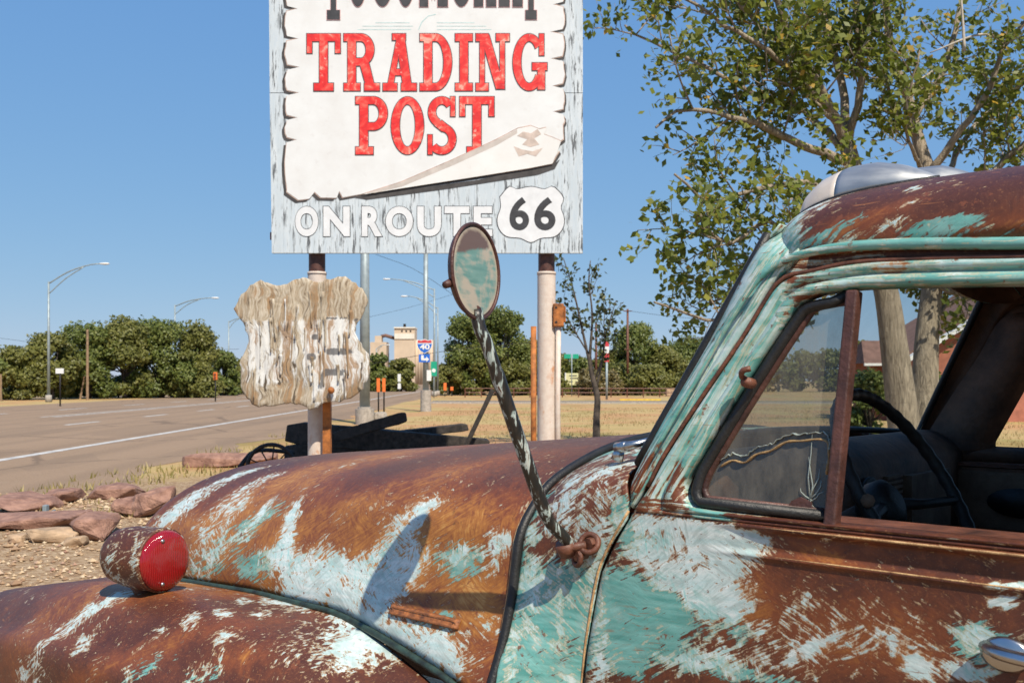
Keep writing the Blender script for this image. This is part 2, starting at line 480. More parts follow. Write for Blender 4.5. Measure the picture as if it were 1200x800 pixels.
def shield_mat():
    k = NT('splintered_plywood'); v = k.coord()
    wv = k.n('TexNoise'); k.l(v, wv.inputs['Vector']); wv.inputs['Scale'].default_value = 2.6; wv.inputs['Detail'].default_value = 2
    dv = k.n('VectorMath', operation='SCALE'); k.l(wv.outputs['Color'], dv.inputs[0]); dv.inputs['Scale'].default_value = .30
    va = k.n('VectorMath', operation='ADD'); k.l(v, va.inputs[0]); k.l(dv.outputs[0], va.inputs[1]); u = va.outputs[0]
    a = k.noise(k.mapping(u, sc=(13, 8, 1.5)), 1, 6, .7)
    b = k.noise(k.mapping(u, loc=(2,2,2), sc=(9, 5, 1.2)), 1, 5, .6)
    f = k.noise(k.mapping(u, sc=(55, 30, 2.6)), 1, 5, .65)
    c = k.ramp(f, [(.30, (.15,.105,.065)), (.44, (.33,.265,.185)), (.56, (.45,.39,.30)), (.70, (.52,.47,.39))])
    wm = k.rng(k.math('ADD', k.math('MULTIPLY', a, .75), k.math('MULTIPLY', k.attr('white'), .36)), .555, .60)
    c = k.mix(wm, c, (.62,.62,.60))
    br = k.math('MULTIPLY', k.rng(b, .50, .57), k.rng(f, .38, .5))
    c = k.mix(k.math('MULTIPLY', br, .8), c, (.29,.16,.065))
    crk = k.rng(k.noise(k.mapping(u, loc=(7,1,3), sc=(30, 12, 1.0)), 1, 3, .5), .36, .32)
    c = k.mix(crk, c, (.10,.075,.05))
    dk = k.rng(k.math('ADD', k.math('MULTIPLY', k.attr('black'), .8), k.math('MULTIPLY', f, .55)), .72, .86)
    c = k.mix(k.math('MULTIPLY', dk, .85), c, (.09,.09,.095))
    return k.fin(c, .9, 0, k.bump(f, .7, .015, k.bump(wm, .5, .012)))
M['shield'] = shield_mat()

def leaf_mat(name, dark, mid, light, spot=None, trans=.35):
    k = NT(name)
    a = k.attr('leaf')
    stops = [(0, dark), (.55, mid), (.93, light)] + ([(.965, spot)] if spot else [])
    c = k.ramp(a, stops)
    k.fin(c, .5)
    tr = k.n('BsdfTranslucent'); k.l(c, tr.inputs[0])
    m = k.n('MixShader'); m.inputs[0].default_value = trans
    k.l(k.b.outputs[0], m.inputs[1]); k.l(tr.outputs[0], m.inputs[2]); k.l(m.outputs[0], k.out.inputs[0])
    return k.m
M['cotton'] = leaf_mat('cottonwood_leaf', (.08,.112,.014), (.165,.20,.027), (.29,.29,.046), (.54,.35,.05), .5)
M['elm'] = leaf_mat('far_tree_leaf', (.115,.125,.028), (.185,.19,.042), (.26,.25,.064), None, .4)
M['elm2'] = leaf_mat('far_green_leaf', (.095,.125,.027), (.155,.19,.040), (.225,.24,.058), None, .4)
M['dry'] = leaf_mat('dry_bush_leaf', (.11,.095,.035), (.17,.14,.05), (.25,.19,.07), None, .3)
M['sap'] = leaf_mat('sapling_leaf', (.04,.06,.02), (.075,.095,.03), (.12,.13,.04), None, .3)
M['straw'] = leaf_mat('dry_grass_blade', (.25,.165,.065), (.37,.265,.11), (.46,.35,.165), (.14,.16,.045), .25)

def ground_mat():
    k = NT('dry_ground'); v = k.coord()
    sep = k.n('SeparateXYZ'); k.l(v, sep.inputs[0]); X, Y = sep.outputs[0], sep.outputs[1]
    big = k.noise(v, .16, 6, .6); mid = k.noise(v, 1.3, 6, .65); peb = k.n('TexVoronoi'); k.l(v, peb.inputs['Vector']); peb.inputs['Scale'].default_value = 26
    fine = k.noise(v, 30, 5, .7)
    # gravel
    g = k.ramp(k.math('ADD', k.math('MULTIPLY', fine, .6), k.math('MULTIPLY', k.n('RGBToBW').outputs[0], 0)), [(.3, (.20,.13,.075)), (.45, (.40,.285,.165)), (.6, (.55,.42,.27))])
    pc = k.n('RGBToBW'); k.l(peb.outputs['Color'], pc.inputs[0])
    g = k.mix(.5, g, k.ramp(pc.outputs[0], [(.15, (.24,.14,.08)), (.5, (.42,.29,.16)), (.85, (.60,.47,.32))]))
    dirt = k.ramp(mid, [(.3, (.38,.20,.09)), (.55, (.45,.265,.125)), (.75, (.48,.32,.165))])
    dry = k.ramp(fine, [(.3, (.28,.19,.075)), (.5, (.43,.315,.135)), (.7, (.54,.41,.20))])
    green = k.ramp(fine, [(.3, (.13,.135,.035)), (.7, (.28,.26,.08))])
    f = k.mix(k.rng(big, .44, .56, smooth=True), dirt, dry)
    f = k.mix(k.math('MULTIPLY', k.rng(k.noise(k.mapping(v, loc=(40,3,0)), .22, 5), .54, .66), .6), f, green)
    # field begins beyond the yard, gravel in front and by the road
    edge = k.math('ADD', Y, k.math('MULTIPLY', k.math('SUBTRACT', mid, .5), 5))
    fld = k.rng(edge, 15.5, 18.5, smooth=True)
    c = k.mix(fld, g, f)
    nb = k.bump(fine, .5, .03)
    nb = k.bump(peb.outputs['Distance'], .4, .02, nb)
    return k.fin(c, .95, 0, nb, .2)
M['ground'] = ground_mat()

def road_mat():
    k = NT('sun_bleached_asphalt'); v = k.coord()
    fine = k.noise(v, 45, 4, .75); big = k.noise(k.mapping(v, sc=(.8, .06, 1)), 1, 5); mid = k.noise(v, 2.5, 5)
    c = k.ramp(fine, [(.3, (.17,.112,.070)), (.5, (.28,.192,.122)), (.72, (.37,.27,.178))])
    c = k.mix(k.rng(big, .45, .7, 0, .5), c, (.31,.215,.14))
    c = k.mix(k.rng(mid, .6, .8, 0, .4), c, (.33,.26,.19))
    ck = k.n('TexVoronoi', feature='DISTANCE_TO_EDGE'); k.l(k.mapping(k.mapping(v, rot=(0, 0, .3)), sc=(.22, .10, 1)), ck.inputs['Vector']); ck.inputs['Scale'].default_value = 1.0
    wob = k.math('ADD', ck.outputs['Distance'], k.math('MULTIPLY', k.math('SUBTRACT', mid, .5), .06))
    c = k.mix(k.math('MULTIPLY', k.rng(wob, .004, .012, 1, 0), .55), c, (.10,.07,.05))
    trk = k.n('SeparateXYZ'); k.l(v, trk.inputs[0])
    tw = k.math('SINE', k.math('MULTIPLY', k.math('ADD', trk.outputs[0], k.math('MULTIPLY', trk.outputs[1], .0266)), 3.4))
    c = k.mix(k.math('MULTIPLY', k.rng(tw, .2, 1), .28), c, (.17,.12,.08))
    patch = k.n('TexVoronoi'); k.l(k.mapping(v, sc=(.12, .035, 1)), patch.inputs['Vector']); pb_ = k.n('RGBToBW'); k.l(patch.outputs['Color'], pb_.inputs[0])
    c = k.mix(k.rng(pb_.outputs[0], .66, .67, 0, .22), c, (.16,.115,.08))
    return k.fin(c, .9, 0, k.bump(fine, .4, .01), .25)
M['road'] = road_mat()
M['road2'] = simple('grey_asphalt', (.17,.15,.13), .9, 0, .25, 3, .2)

# ---------------------------------------------------------------- the setting: ground, roads
def sheet(name, pts, z, mat, parent=None):
    return mesh(name, [(x, y, z) for x, y in pts], [tuple(range(len(pts)))], mat, parent, False)
g = sheet('ground', [(-1500,-60),(1500,-60),(1500,2500),(-1500,2500)], 0, M['ground']); tag(g, kind='structure')
RX = lambda y: (569 - 600) / 1167.0 * y                    # drift of the road's direction
# uneven near edge of the road
edge_pts = []
yy = -30.0
while yy < 300:
    edge_pts.append((RX(yy) - 6.1 + .45 * math.sin(yy * .9) * math.exp(-max(0, yy) / 60) + random.uniform(-.18, .18) + (max(0, 17 - yy) * -.05), yy)); yy += .8 if yy < 60 else 8
edge_pts += [(RX(700) - 6, 700), (RX(700) - 31, 700)]
road = sheet('road', edge_pts + [(RX(y) - 31.0, y) for y in (300, 150, 80, -30)], .006, M['road']); tag(road, kind='structure')
def stripe(x, y0, y1, w=.13, name='lane_line', z=.011):
    return sheet(name, [(RX(y0)+x-w/2, y0), (RX(y0)+x+w/2, y0), (RX(y1)+x+w/2, y1), (RX(y1)+x-w/2, y1)], z, M['line'], road)
stripe(-10.05, 2, 210, .27, 'edge_line')
for i in range(12): stripe(-15.6, 20 + i * 8.5, 23.2 + i * 8.5, .24, 'lane_dash')
stripe(-19.5, 45, 150, .2, 'centre_line'); stripe(-20.1, 45, 150, .2, 'centre_line')
for i in range(8): stripe(-24, 36 + i * 10, 40 + i * 10, .24, 'lane_dash')
side = sheet('side_street', [(-6.0, 72), (160, 66), (160, 74.5), (-6.5, 82)], .008, M['road2']); tag(side, kind='structure')
verge = sheet('far_verge', [(-200, 92), (-36, 92), (-36, 125), (-200, 125)], .02, simple('verge_dirt', (.46,.33,.19), .95, 0, .2, .4, .1)); tag(verge, kind='structure')
def kerb(name, a, b, mat, parent):
    m = MB(); m.bar((a[0], a[1], .07), (b[0], b[1], .07), .18, .14); return m.build(name, mat, parent)
kerb('kerb', (-6, 71.8), (160, 65.8), M['concrete'], side)
for x0, x1 in ((9.0, 12.4), (13.6, 16.2)):
    kerb('yellow_kerb', (x0, 83.2), (x1, 83.0), M['yellowpaint'], side)

# ================================================================= TRUCK
TH = R(48)
truck = empty('pickup_truck', (.2271, 1.963, 0), 'rusty vintage pickup truck with peeling turquoise and white paint', 'truck', rz=math.atan2(math.cos(TH), -math.sin(TH)))
CW = 1.59
def P(t, w, z): return Vector((t, -w, z))
def mir(p): return Vector((p.x, -CW - p.y, p.z))
def wz(z): return max(0.0, (z - 1.41) * .14)

BLOBS = []
#BLOBS_BEGIN
BLOBS.append(('orange', (1.4576, -0.1171, 1.2767), (-0.4898, 0.0322, 0.0434), (-0.2167, 0.1439, -0.0877), 0.75))
BLOBS.append(('orange', (0.8986, -0.0576, 1.306), (-0.411, 0.0328, 0.0395), (-0.0566, 0.0462, -0.0774), 0.7))
BLOBS.append(('orange', (0.6017, -0.0237, 1.2844), (-0.2583, 0.0099, 0.0276), (-0.0265, 0.0248, -0.095), 0.85))
BLOBS.append(('orange', (0.4339, 0.0154, 1.1582), (-0.0977, -0.002, 0.014), (-0.0199, 0.0201, -0.0583), 0.95))
BLOBS.append(('orange', (1.1558, 0.0015, 1.1484), (-0.4237, -0.0037, 0.0515), (-0.0328, 0.0229, -0.0506), 0.7))
BLOBS.append(('white', (1.9198, -0.1308, 1.2258), (0.0237, -0.0776, 0.056), (-0.0872, 0.0291, -0.0067), 0.85))
BLOBS.append(('white', (1.8615, -0.31, 1.3258), (-0.0954, -0.0714, 0.0214), (-0.0368, 0.0201, -0.0135), 0.8))  # long highlight on the hood's front curve, put into the white mask
BLOBS.append(('white', (1.6296, -0.2378, 1.3234), (-0.0926, -0.04, 0.0109), (-0.0383, 0.0233, -0.0174), 0.48))
BLOBS.append(('white', (1.8461, -0.28, 1.3172), (-0.0346, -0.0112, 0.0014), (-0.0483, 0.0305, -0.0205), 0.65))
BLOBS.append(('white', (1.5895, -0.0668, 1.2124), (-0.1099, -0.0389, 0.0609), (-0.1256, 0.0428, -0.0362), 0.56))
BLOBS.append(('teal', (1.467, -0.0202, 1.158), (-0.2436, 0.0029, 0.0275), (-0.0494, 0.0308, -0.0554), 0.62))
BLOBS.append(('white', (1.3804, -0.0717, 1.2444), (-0.0321, 0.001, 0.0031), (-0.0363, 0.0242, -0.0215), 0.8))
BLOBS.append(('white', (1.1833, -0.0376, 1.2232), (-0.1215, 0.0395, -0.0504), (0.0327, 0.0091, -0.0179), 0.85))
BLOBS.append(('white', (0.9784, 0.014, 1.1361), (-0.1954, 0.006, 0.0064), (-0.0181, 0.0306, -0.0713), 0.95))
BLOBS.append(('white', (0.7643, 0.0198, 1.1357), (-0.1523, -0.0013, 0.0035), (-0.0166, 0.0306, -0.0666), 0.95))
BLOBS.append(('white', (1.1625, -0.0031, 1.1587), (-0.1598, 0.0112, -0.0102), (0.0019, 0.0177, -0.0419), 0.6))
BLOBS.append(('teal', (1.2365, 0.0019, 1.1386), (-0.2425, 0.0085, 0.0075), (-0.0119, 0.0201, -0.0542), 0.62))
BLOBS.append(('white', (1.5213, -0.0105, 1.1275), (-0.1411, 0.0025, 0.0168), (-0.0232, 0.0141, -0.031), 0.5))
BLOBS.append(('white', (1.3058, -0.2966, 1.3802), (-0.0779, -0.0234, 0.0031), (-0.0148, 0.0116, -0.0062), 0.45))
BLOBS.append(('white', (0.6458, -0.0394, 1.3197), (-0.0676, -0.0131, 0.0308), (-0.0345, 0.0153, -0.0213), 0.8))
BLOBS.append(('white', (0.7459, -0.0196, 1.2383), (-0.1001, -0.0124, 0.0531), (-0.0492, 0.0124, -0.0327), 0.6))
BLOBS.append(('white', (0.3387, -0.0143, 1.2937), (-0.0121, -0.0006, 0.0012), (-0.0038, 0.0041, -0.0217), 0.95))
BLOBS.append(('white', (0.3702, -0.0065, 1.2589), (0.0194, 0.0116, -0.0615), (0.0367, -0.0022, 0.0046), 0.62))
BLOBS.append(('white', (0.4855, -0.0088, 1.245), (-0.1064, 0.0001, 0.0258), (-0.0111, 0.0048, -0.0231), 0.6))
BLOBS.append(('teal', (0.4844, -0.0077, 1.2394), (-0.1497, 0.0034, 0.0184), (-0.0091, 0.009, -0.0466), 0.7))
BLOBS.append(('white', (0.6705, -0.0034, 1.197), (-0.0949, -0.0013, 0.0117), (-0.0144, 0.0128, -0.0374), 0.85))
BLOBS.append(('teal', (0.7949, -0.0002, 1.1818), (-0.1242, -0.0033, 0.0151), (-0.0228, 0.0189, -0.0473), 0.45))
BLOBS.append(('white', (0.5771, 0.0534, 1.0642), (-0.1562, 0.0051, 0.0059), (0.0005, 0.0106, -0.0367), 0.9))
BLOBS.append(('teal', (0.5254, 0.0343, 1.0929), (-0.107, -0.0017, 0.0039), (-0.0069, 0.0139, -0.0271), 0.6))
BLOBS.append(('white', (0.4613, 0.0688, 1.0297), (-0.1119, 0.0044, 0.0019), (0.0041, 0.0137, -0.0455), 0.74))
BLOBS.append(('white', (0.777, 0.0416, 1.0743), (-0.1669, 0.0132, 0.0027), (0.019, -0.0015, -0.0441), 0.9))
BLOBS.append(('white', (0.3729, 0.0371, 1.0996), (-0.0219, 0.0134, -0.0303), (0.0672, 0.0113, -0.0191), 0.35))
BLOBS.append(('white', (0.3986, -0.074, 1.3779), (-0.051, -0.0014, 0.0039), (-0.0106, 0.0116, -0.0098), 0.3))
BLOBS.append(('white', (1.5413, 0.3335, 1.0287), (-0.159, 0.0023, 0.0144), (-0.0364, 0.0203, -0.0118), 0.72))
BLOBS.append(('white', (1.1045, 0.2622, 1.0592), (-0.1124, -0.0141, -0.003), (-0.014, 0.0107, -0.0042), 0.72))
BLOBS.append(('white', (0.7711, 0.1196, 1.0335), (-0.08, -0.0157, -0.017), (-0.0079, 0.0103, -0.0041), 0.62))
BLOBS.append(('white', (0.6587, 0.0871, 1.0126), (-0.0986, -0.0015, -0.0248), (-0.0036, 0.0072, -0.0029), 0.6))
BLOBS.append(('white', (1.1418, 0.0659, 1.0602), (-0.1327, -0.0657, -0.0194), (-0.0125, 0.0101, -0.0032), 0.6))
BLOBS.append(('white', (0.9715, 0.2892, 1.0315), (-0.0216, -0.0097, 0.0019), (-0.0197, 0.0123, -0.0126), 0.6))
BLOBS.append(('orange', (0.8863, 0.2971, 1.0057), (-0.0665, -0.0102, -0.0066), (-0.0139, 0.0199, -0.0194), 0.7))
BLOBS.append(('white', (1.4227, 0.4104, 0.9656), (-0.0492, -0.0195, 0.0107), (-0.0221, 0.0088, -0.0054), 0.62))
BLOBS.append(('white', (1.7033, 0.4619, 0.8366), (-0.0627, 0.0027, 0.013), (-0.0037, 0.0015, -0.0367), 0.6))
BLOBS.append(('white', (1.1785, 0.4315, 0.9293), (-0.0794, -0.0154, 0.0124), (-0.0157, 0.008, -0.0158), 0.52))
BLOBS.append(('teal', (1.1785, 0.4315, 0.9293), (-0.121, -0.0235, 0.0188), (-0.0219, 0.0111, -0.0221), 0.62))
BLOBS.append(('white', (0.9575, 0.3548, 0.9662), (-0.0658, -0.027, 0.007), (-0.0172, 0.0103, -0.0183), 0.55))
BLOBS.append(('teal', (0.9642, 0.3619, 0.9605), (-0.0867, -0.0364, 0.0091), (-0.0203, 0.012, -0.0211), 0.6))
BLOBS.append(('orange', (1.2895, 0.4423, 0.9246), (-0.4496, -0.06, 0.0744), (-0.0211, 0.0101, -0.0319), 0.55))
BLOBS.append(('white', (1.5427, 0.4606, 0.9089), (-0.123, -0.0009, 0.0324), (-0.0078, 0.0018, -0.0071), 0.4))
BLOBS.append(('white', (0.7478, 0.2404, 1.0059), (-0.0708, -0.0119, -0.0136), (-0.0092, 0.0165, -0.0124), 0.25))
BLOBS.append(('teal', (0.1946, 0.0167, 1.1258), (-0.1223, -0.0149, 0.0178), (-0.0217, 0.0259, -0.1231), 1.15))
BLOBS.append(('teal', (0.1009, -0.0073, 1.3813), (-0.0937, 0.0117, 0.0094), (-0.0097, 0.0126, -0.0498), 0.5))
BLOBS.append(('white', (0.1079, -0.0454, 1.4479), (-0.0687, -0.0347, 0.0459), (-0.0944, 0.0835, -0.031), 0.42))
BLOBS.append(('teal', (0.1133, -0.0526, 1.4506), (-0.0502, -0.0752, 0.0474), (-0.1303, 0.1293, -0.0274), -0.85))
BLOBS.append(('white', (0.2012, -0.0335, 1.3881), (-0.048, -0.0014, 0.0419), (-0.0673, 0.0352, -0.021), 0.55))
BLOBS.append(('teal', (0.1981, -0.0155, 1.3503), (-0.0318, -0.0085, 0.0378), (-0.0753, 0.0283, -0.0235), -0.5))
BLOBS.append(('white', (0.25, 0.0017, 1.2049), (-0.0297, 0.0012, 0.0028), (-0.0067, 0.0162, -0.076), 0.72))
BLOBS.append(('white', (0.0952, 0.0, 1.2957), (-0.0504, 0.0007, -0.0046), (0.0246, 0.0006, -0.0772), 0.52))
BLOBS.append(('white', (0.1564, 0.0073, 1.1658), (-0.0294, -0.0024, 0.0021), (0.0024, 0.0093, -0.0865), 0.55))
BLOBS.append(('white', (0.2694, 0.0402, 1.0814), (-0.0221, -0.0018, -0.0001), (-0.009, 0.0349, -0.0699), 0.6))
BLOBS.append(('white', (0.0944, -0.0867, 1.4673), (-0.0041, -0.0606, 0.0292), (-0.0147, 0.0105, -0.0053), 0.8))
BLOBS.append(('teal', (0.0172, -0.001, 1.3893), (-0.0336, 0.0012, 0.0031), (-0.0024, 0.0034, -0.0332), 1.0))
BLOBS.append(('teal', (0.2131, -0.0053, 1.2776), (-0.0544, 0.0041, 0.007), (-0.0025, 0.003, -0.0246), -0.4))
BLOBS.append(('white', (-0.1558, 0.0008, 1.3172), (-0.1224, -0.0002, 0.0053), (0.0036, 0.0019, -0.0478), 1.0))
BLOBS.append(('teal', (0.0099, 0.0064, 1.1769), (-0.0954, -0.0006, 0.0153), (-0.003, 0.0041, -0.1096), 1.1))
BLOBS.append(('teal', (-0.0832, 0.0052, 1.2064), (-0.0896, -0.0005, 0.0139), (-0.0016, 0.0024, -0.0612), 1.0))
BLOBS.append(('white', (-0.1992, 0.0038, 1.243), (-0.0725, -0.0004, 0.0107), (-0.0009, 0.0016, -0.0403), 0.95))
BLOBS.append(('teal', (-0.0203, -0.0, 1.3426), (-0.071, 0.0, 0.0075), (0.0, 0.0, -0.0367), 0.9))
BLOBS.append(('white', (-0.1274, -0.0, 1.362), (-0.125, -0.0, 0.0034), (0.0026, -0.0, -0.0259), 1.05))
BLOBS.append(('white', (-0.0711, 0.0016, 1.299), (-0.0718, 0.0005, -0.013), (0.0151, 0.0016, -0.0388), 0.9))
BLOBS.append(('white', (-0.2693, 0.0051, 1.2094), (-0.0644, -0.0012, 0.0318), (-0.0192, 0.0016, -0.042), 0.55))
BLOBS.append(('teal', (-0.2594, 0.0056, 1.1972), (-0.0742, -0.0005, 0.0125), (-0.0008, 0.0014, -0.0363), 0.66))
BLOBS.append(('white', (-0.3859, 0.0058, 1.1925), (-0.0199, -0.0001, 0.0035), (-0.0003, 0.0005, -0.0144), 0.95))
BLOBS.append(('white', (-0.3858, 0.0057, 1.1953), (-0.059, -0.0012, 0.0308), (-0.0121, 0.0011, -0.0276), 0.52))
BLOBS.append(('white', (-0.3645, 0.0033, 1.2558), (-0.0241, 0.0006, -0.0149), (0.0319, 0.0016, -0.0411), 0.5))
BLOBS.append(('teal', (-0.1785, 0.0081, 1.1288), (-0.1138, -0.0008, 0.0214), (-0.0007, 0.0012, -0.0342), 0.9))
BLOBS.append(('white', (-0.1783, 0.0079, 1.1366), (-0.102, -0.0013, 0.0346), (-0.0069, 0.0011, -0.0294), 0.6))
BLOBS.append(('teal', (-0.3009, 0.0082, 1.128), (-0.0873, -0.0006, 0.0172), (-0.0003, 0.0005, -0.0134), 0.8))
BLOBS.append(('white', (-0.5652, 0.0056, 1.1963), (-0.0343, 0.0001, -0.0027), (0.0049, 0.0008, -0.0204), 0.85))
BLOBS.append(('white', (-0.6853, 0.0008, 1.3175), (-0.0232, -0.0003, 0.0087), (-0.0021, 0.0004, -0.0097), 0.8))
BLOBS.append(('white', (-0.7074, -0.001, 1.3435), (-0.0415, 0.0006, -0.0005), (-0.0008, 0.0052, -0.0041), 0.75))
BLOBS.append(('teal', (-0.7067, -0.0035, 1.3405), (-0.0415, 0.0006, -0.0004), (-0.0008, 0.0052, -0.0041), 0.7))
BLOBS.append(('white', (-0.6581, 0.0037, 1.2463), (-0.0251, -0.0008, 0.0198), (-0.0187, 0.0012, -0.03), 0.6))
BLOBS.append(('teal', (-0.6581, 0.0037, 1.2463), (-0.0354, -0.0011, 0.0279), (-0.0248, 0.0016, -0.0399), 0.9))
BLOBS.append(('white', (-0.645, 0.0054, 1.2024), (-0.0367, -0.0003, 0.0071), (-0.0002, 0.0008, -0.0207), 0.8))
BLOBS.append(('orange', (-0.2717, 0.0033, 1.2552), (-0.0972, -0.0006, 0.0143), (-0.0013, 0.0024, -0.0603), 0.6))
BLOBS.append(('orange', (-0.5305, 0.0034, 1.2524), (-0.1049, -0.0007, 0.0173), (-0.0008, 0.0022, -0.0544), 0.4))
BLOBS.append(('orange', (-0.4007, 0.0046, 1.2239), (-0.0881, -0.0006, 0.0148), (-0.0013, 0.0028, -0.0716), 0.4))
BLOBS.append(('white', (-0.2678, -0.0039, 1.353), (-0.064, -0.003, -0.0016), (0.0032, 0.0002, -0.0216), 0.66))
BLOBS.append(('white', (0.0665, 0.0093, 1.0946), (-0.0415, -0.0001, 0.0018), (0.0197, 0.0036, -0.1047), 0.55))
BLOBS.append(('white', (-0.4456, 0.0045, 1.2243), (-0.1762, -0.0019, 0.0478), (-0.0064, 0.0019, -0.0493), 0.36))
BLOBS.append(('white', (-0.3071, 0.0074, 1.1486), (-0.1378, -0.0016, 0.0439), (-0.0051, 0.0011, -0.0285), 0.45))
BLOBS.append(('white', (-0.5438, 0.0023, 1.2818), (-0.1021, -0.0014, 0.0337), (-0.0076, 0.0016, -0.0388), 0.3))
BLOBS.append(('orange', (-0.4602, 0.0044, 1.2268), (-0.1754, -0.0012, 0.0298), (-0.0009, 0.0022, -0.056), 0.5))
BLOBS.append(('white', (-0.2174, -0.0014, 1.3757), (-0.0911, -0.0038, 0.0015), (0.0014, -0.0001, -0.0141), 0.85))
BLOBS.append(('white', (-0.3087, -0.0054, 1.3498), (-0.0473, -0.0012, -0.0009), (0.0004, 0.0036, -0.0145), 0.4))
BLOBS.append(('orange', (-0.3958, -0.006, 1.3524), (-0.0881, 0.0, -0.0015), (0.003, 0.0, -0.0206), 0.6))
BLOBS.append(('teal', (-0.5886, -0.0616, 1.9046), (-0.0678, 0.001, -0.0073), (-0.0005, 0.0015, -0.0127), 0.95))
BLOBS.append(('white', (-0.4831, -0.0639, 1.9131), (-0.0732, 0.001, 0.0024), (-0.0028, 0.0031, -0.0121), 0.48))
BLOBS.append(('teal', (-0.2698, -0.1177, 1.9144), (-0.0372, -0.027, 0.0265), (-0.0375, 0.0408, -0.0348), 1.0))
BLOBS.append(('white', (-0.2665, -0.1243, 1.9202), (-0.0695, 0.0569, 0.0136), (-0.043, 0.0508, -0.0325), 0.58))
BLOBS.append(('teal', (-0.3784, -0.071, 1.9098), (-0.0635, 0.0088, 0.008), (-0.0043, 0.0023, -0.0123), 0.72))
BLOBS.append(('white', (-0.5147, -0.1144, 1.977), (-0.0226, -0.0, 0.0003), (-0.006, 0.0142, -0.0085), 0.6))
BLOBS.append(('white', (-0.5138, -0.078, 1.9461), (-0.0342, -0.0012, 0.0023), (-0.0028, 0.0049, -0.0066), 0.4))
BLOBS.append(('white', (-0.6413, -0.0604, 1.8908), (-0.0501, 0.0001, -0.0051), (-0.0, 0.0002, -0.0068), 0.4))
BLOBS.append(('orange', (-0.5756, -0.0604, 1.8864), (-0.1638, 0.0008, -0.0102), (-0.0003, 0.0002, -0.0084), 0.8))
BLOBS.append(('orange', (-0.4291, -0.0686, 1.9223), (-0.102, 0.0052, 0.0093), (-0.006, 0.0051, -0.0185), 0.55))
BLOBS.append(('teal', (-0.5007, -0.056, 1.8403), (-0.0395, 0.0, -0.003), (0.0003, -0.0008, -0.0128), -0.85))
BLOBS.append(('teal', (-0.4007, -0.0809, 1.8545), (-0.0451, -0.0004, 0.0042), (-0.0023, 0.0008, -0.0106), -0.7))
BLOBS.append(('orange', (-0.5007, -0.0559, 1.8417), (-0.0561, 0.0001, -0.0043), (0.0003, -0.0008, -0.0128), 0.7))
BLOBS.append(('teal', (-0.5906, -0.0556, 1.8348), (-0.0158, -0.0003, -0.0012), (0.0023, -0.007, -0.0075), -0.5))
BLOBS.append(('white', (-0.2658, -0.0717, 1.8012), (-0.0176, -0.0038, 0.0249), (-0.0201, 0.001, -0.0137), 0.75))
BLOBS.append(('teal', (-0.3212, -0.0789, 1.842), (-0.0165, -0.0023, 0.0129), (-0.0085, -0.0001, -0.0101), -0.7))
BLOBS.append(('teal', (-0.3737, -0.0709, 1.8028), (-0.0416, -0.0483, 0.0039), (0.0078, -0.018, -0.006), -0.6))
BLOBS.append(('white', (-0.0855, -0.006, 1.488), (-0.0533, -0.0112, 0.0844), (-0.0131, 0.0025, -0.0051), 0.7))
BLOBS.append(('white', (-0.1835, -0.0604, 1.7243), (-0.0499, -0.0127, 0.0802), (-0.0066, -0.0074, -0.006), 0.75))
BLOBS.append(('white', (-0.1809, -0.0335, 1.6116), (-0.0423, -0.0089, 0.0675), (-0.0078, -0.0025, -0.005), 0.6))
BLOBS.append(('teal', (-0.126, -0.0023, 1.4019), (-0.0434, 0.0051, -0.0117), (0.0034, 0.0059, -0.0129), -0.5))
BLOBS.append(('teal', (-0.1166, -0.0023, 1.4495), (-0.009, -0.0096, -0.0001), (0.0007, -0.0012, -0.0422), -0.6))
#BLOBS_END

def paint(o, base=(.05, .05, .2), fn=None, blobs=True):
    """vertex paint masks: where white and turquoise paint still sits on the rust, and one hood highlight"""
    me = o.data; n = len(me.vertices)
    co = np.empty(n * 3); me.vertices.foreach_get('co', co); co = co.reshape(-1, 3)
    ch = {'white': np.full(n, base[0]), 'teal': np.full(n, base[1]), 'orange': np.full(n, base[2])}
    if fn is not None: fn(co, ch)
    for kind, p, a, b, s in (BLOBS if blobs else []):
        a = np.array(a); b = np.array(b); d = co - np.array(p)
        al = d @ a / (a @ a); be = d @ b / (b @ b)
        nn = np.cross(a, b); nn /= np.linalg.norm(nn) + 1e-9
        off = np.abs(d @ nn) / (2.0 * max(np.linalg.norm(a), np.linalg.norm(b)) + .02)
        q = np.sqrt(al**2 + be**2 + off**2)
        f = np.clip((1.5 - q) / 1.05, 0, 1); f = f ** 1.4
        if s >= 0: ch[kind] = ch[kind] + (np.maximum(ch[kind], s) - ch[kind]) * f
        else: ch[kind] = ch[kind] * (1 - f * -s)
    for kname, arr in ch.items():
        at_ = me.attributes.new(kname, 'FLOAT', 'POINT')
        at_.data.foreach_set('value', arr.astype(np.float32))
    return o

def grid(name, rows, mat, parent, solid=0.0, flip=False, closed=False, inner=None):
    nr, nc = len(rows), len(rows[0])
    v = [p for r in rows for p in r]; f = []
    for i in range(nr - 1):
        for j in range(nc if closed else nc - 1):
            j2 = (j + 1) % nc
            q = (i*nc+j, i*nc+j2, (i+1)*nc+j2, (i+1)*nc+j)
            f.append(q[::-1] if flip else q)
    o = mesh(name, v, f, [mat, inner] if inner else mat, parent, True)
    if solid:
        s = o.modifiers.new('solid', 'SOLIDIFY'); s.thickness = solid; s.offset = -1
        if inner: s.material_offset = 1; s.material_offset_rim = 0
    return o

def rails(o):
    """pillar paint on the sloping part, rail paint on the level part"""
    me = o.data; n0 = len(me.materials)
    me.materials[0] = M['paint_pillar']; last = me.materials[1] if n0 > 1 else None
    if last is None: me.materials.append(M['paint_rail']); ri_ = 1
    else: me.materials.append(M['paint_rail']); ri_ = 2
    for p in me.polygons:
        c_ = p.center
        if c_.x < -.30 or c_.z < 1.425: p.material_index = ri_
    return o

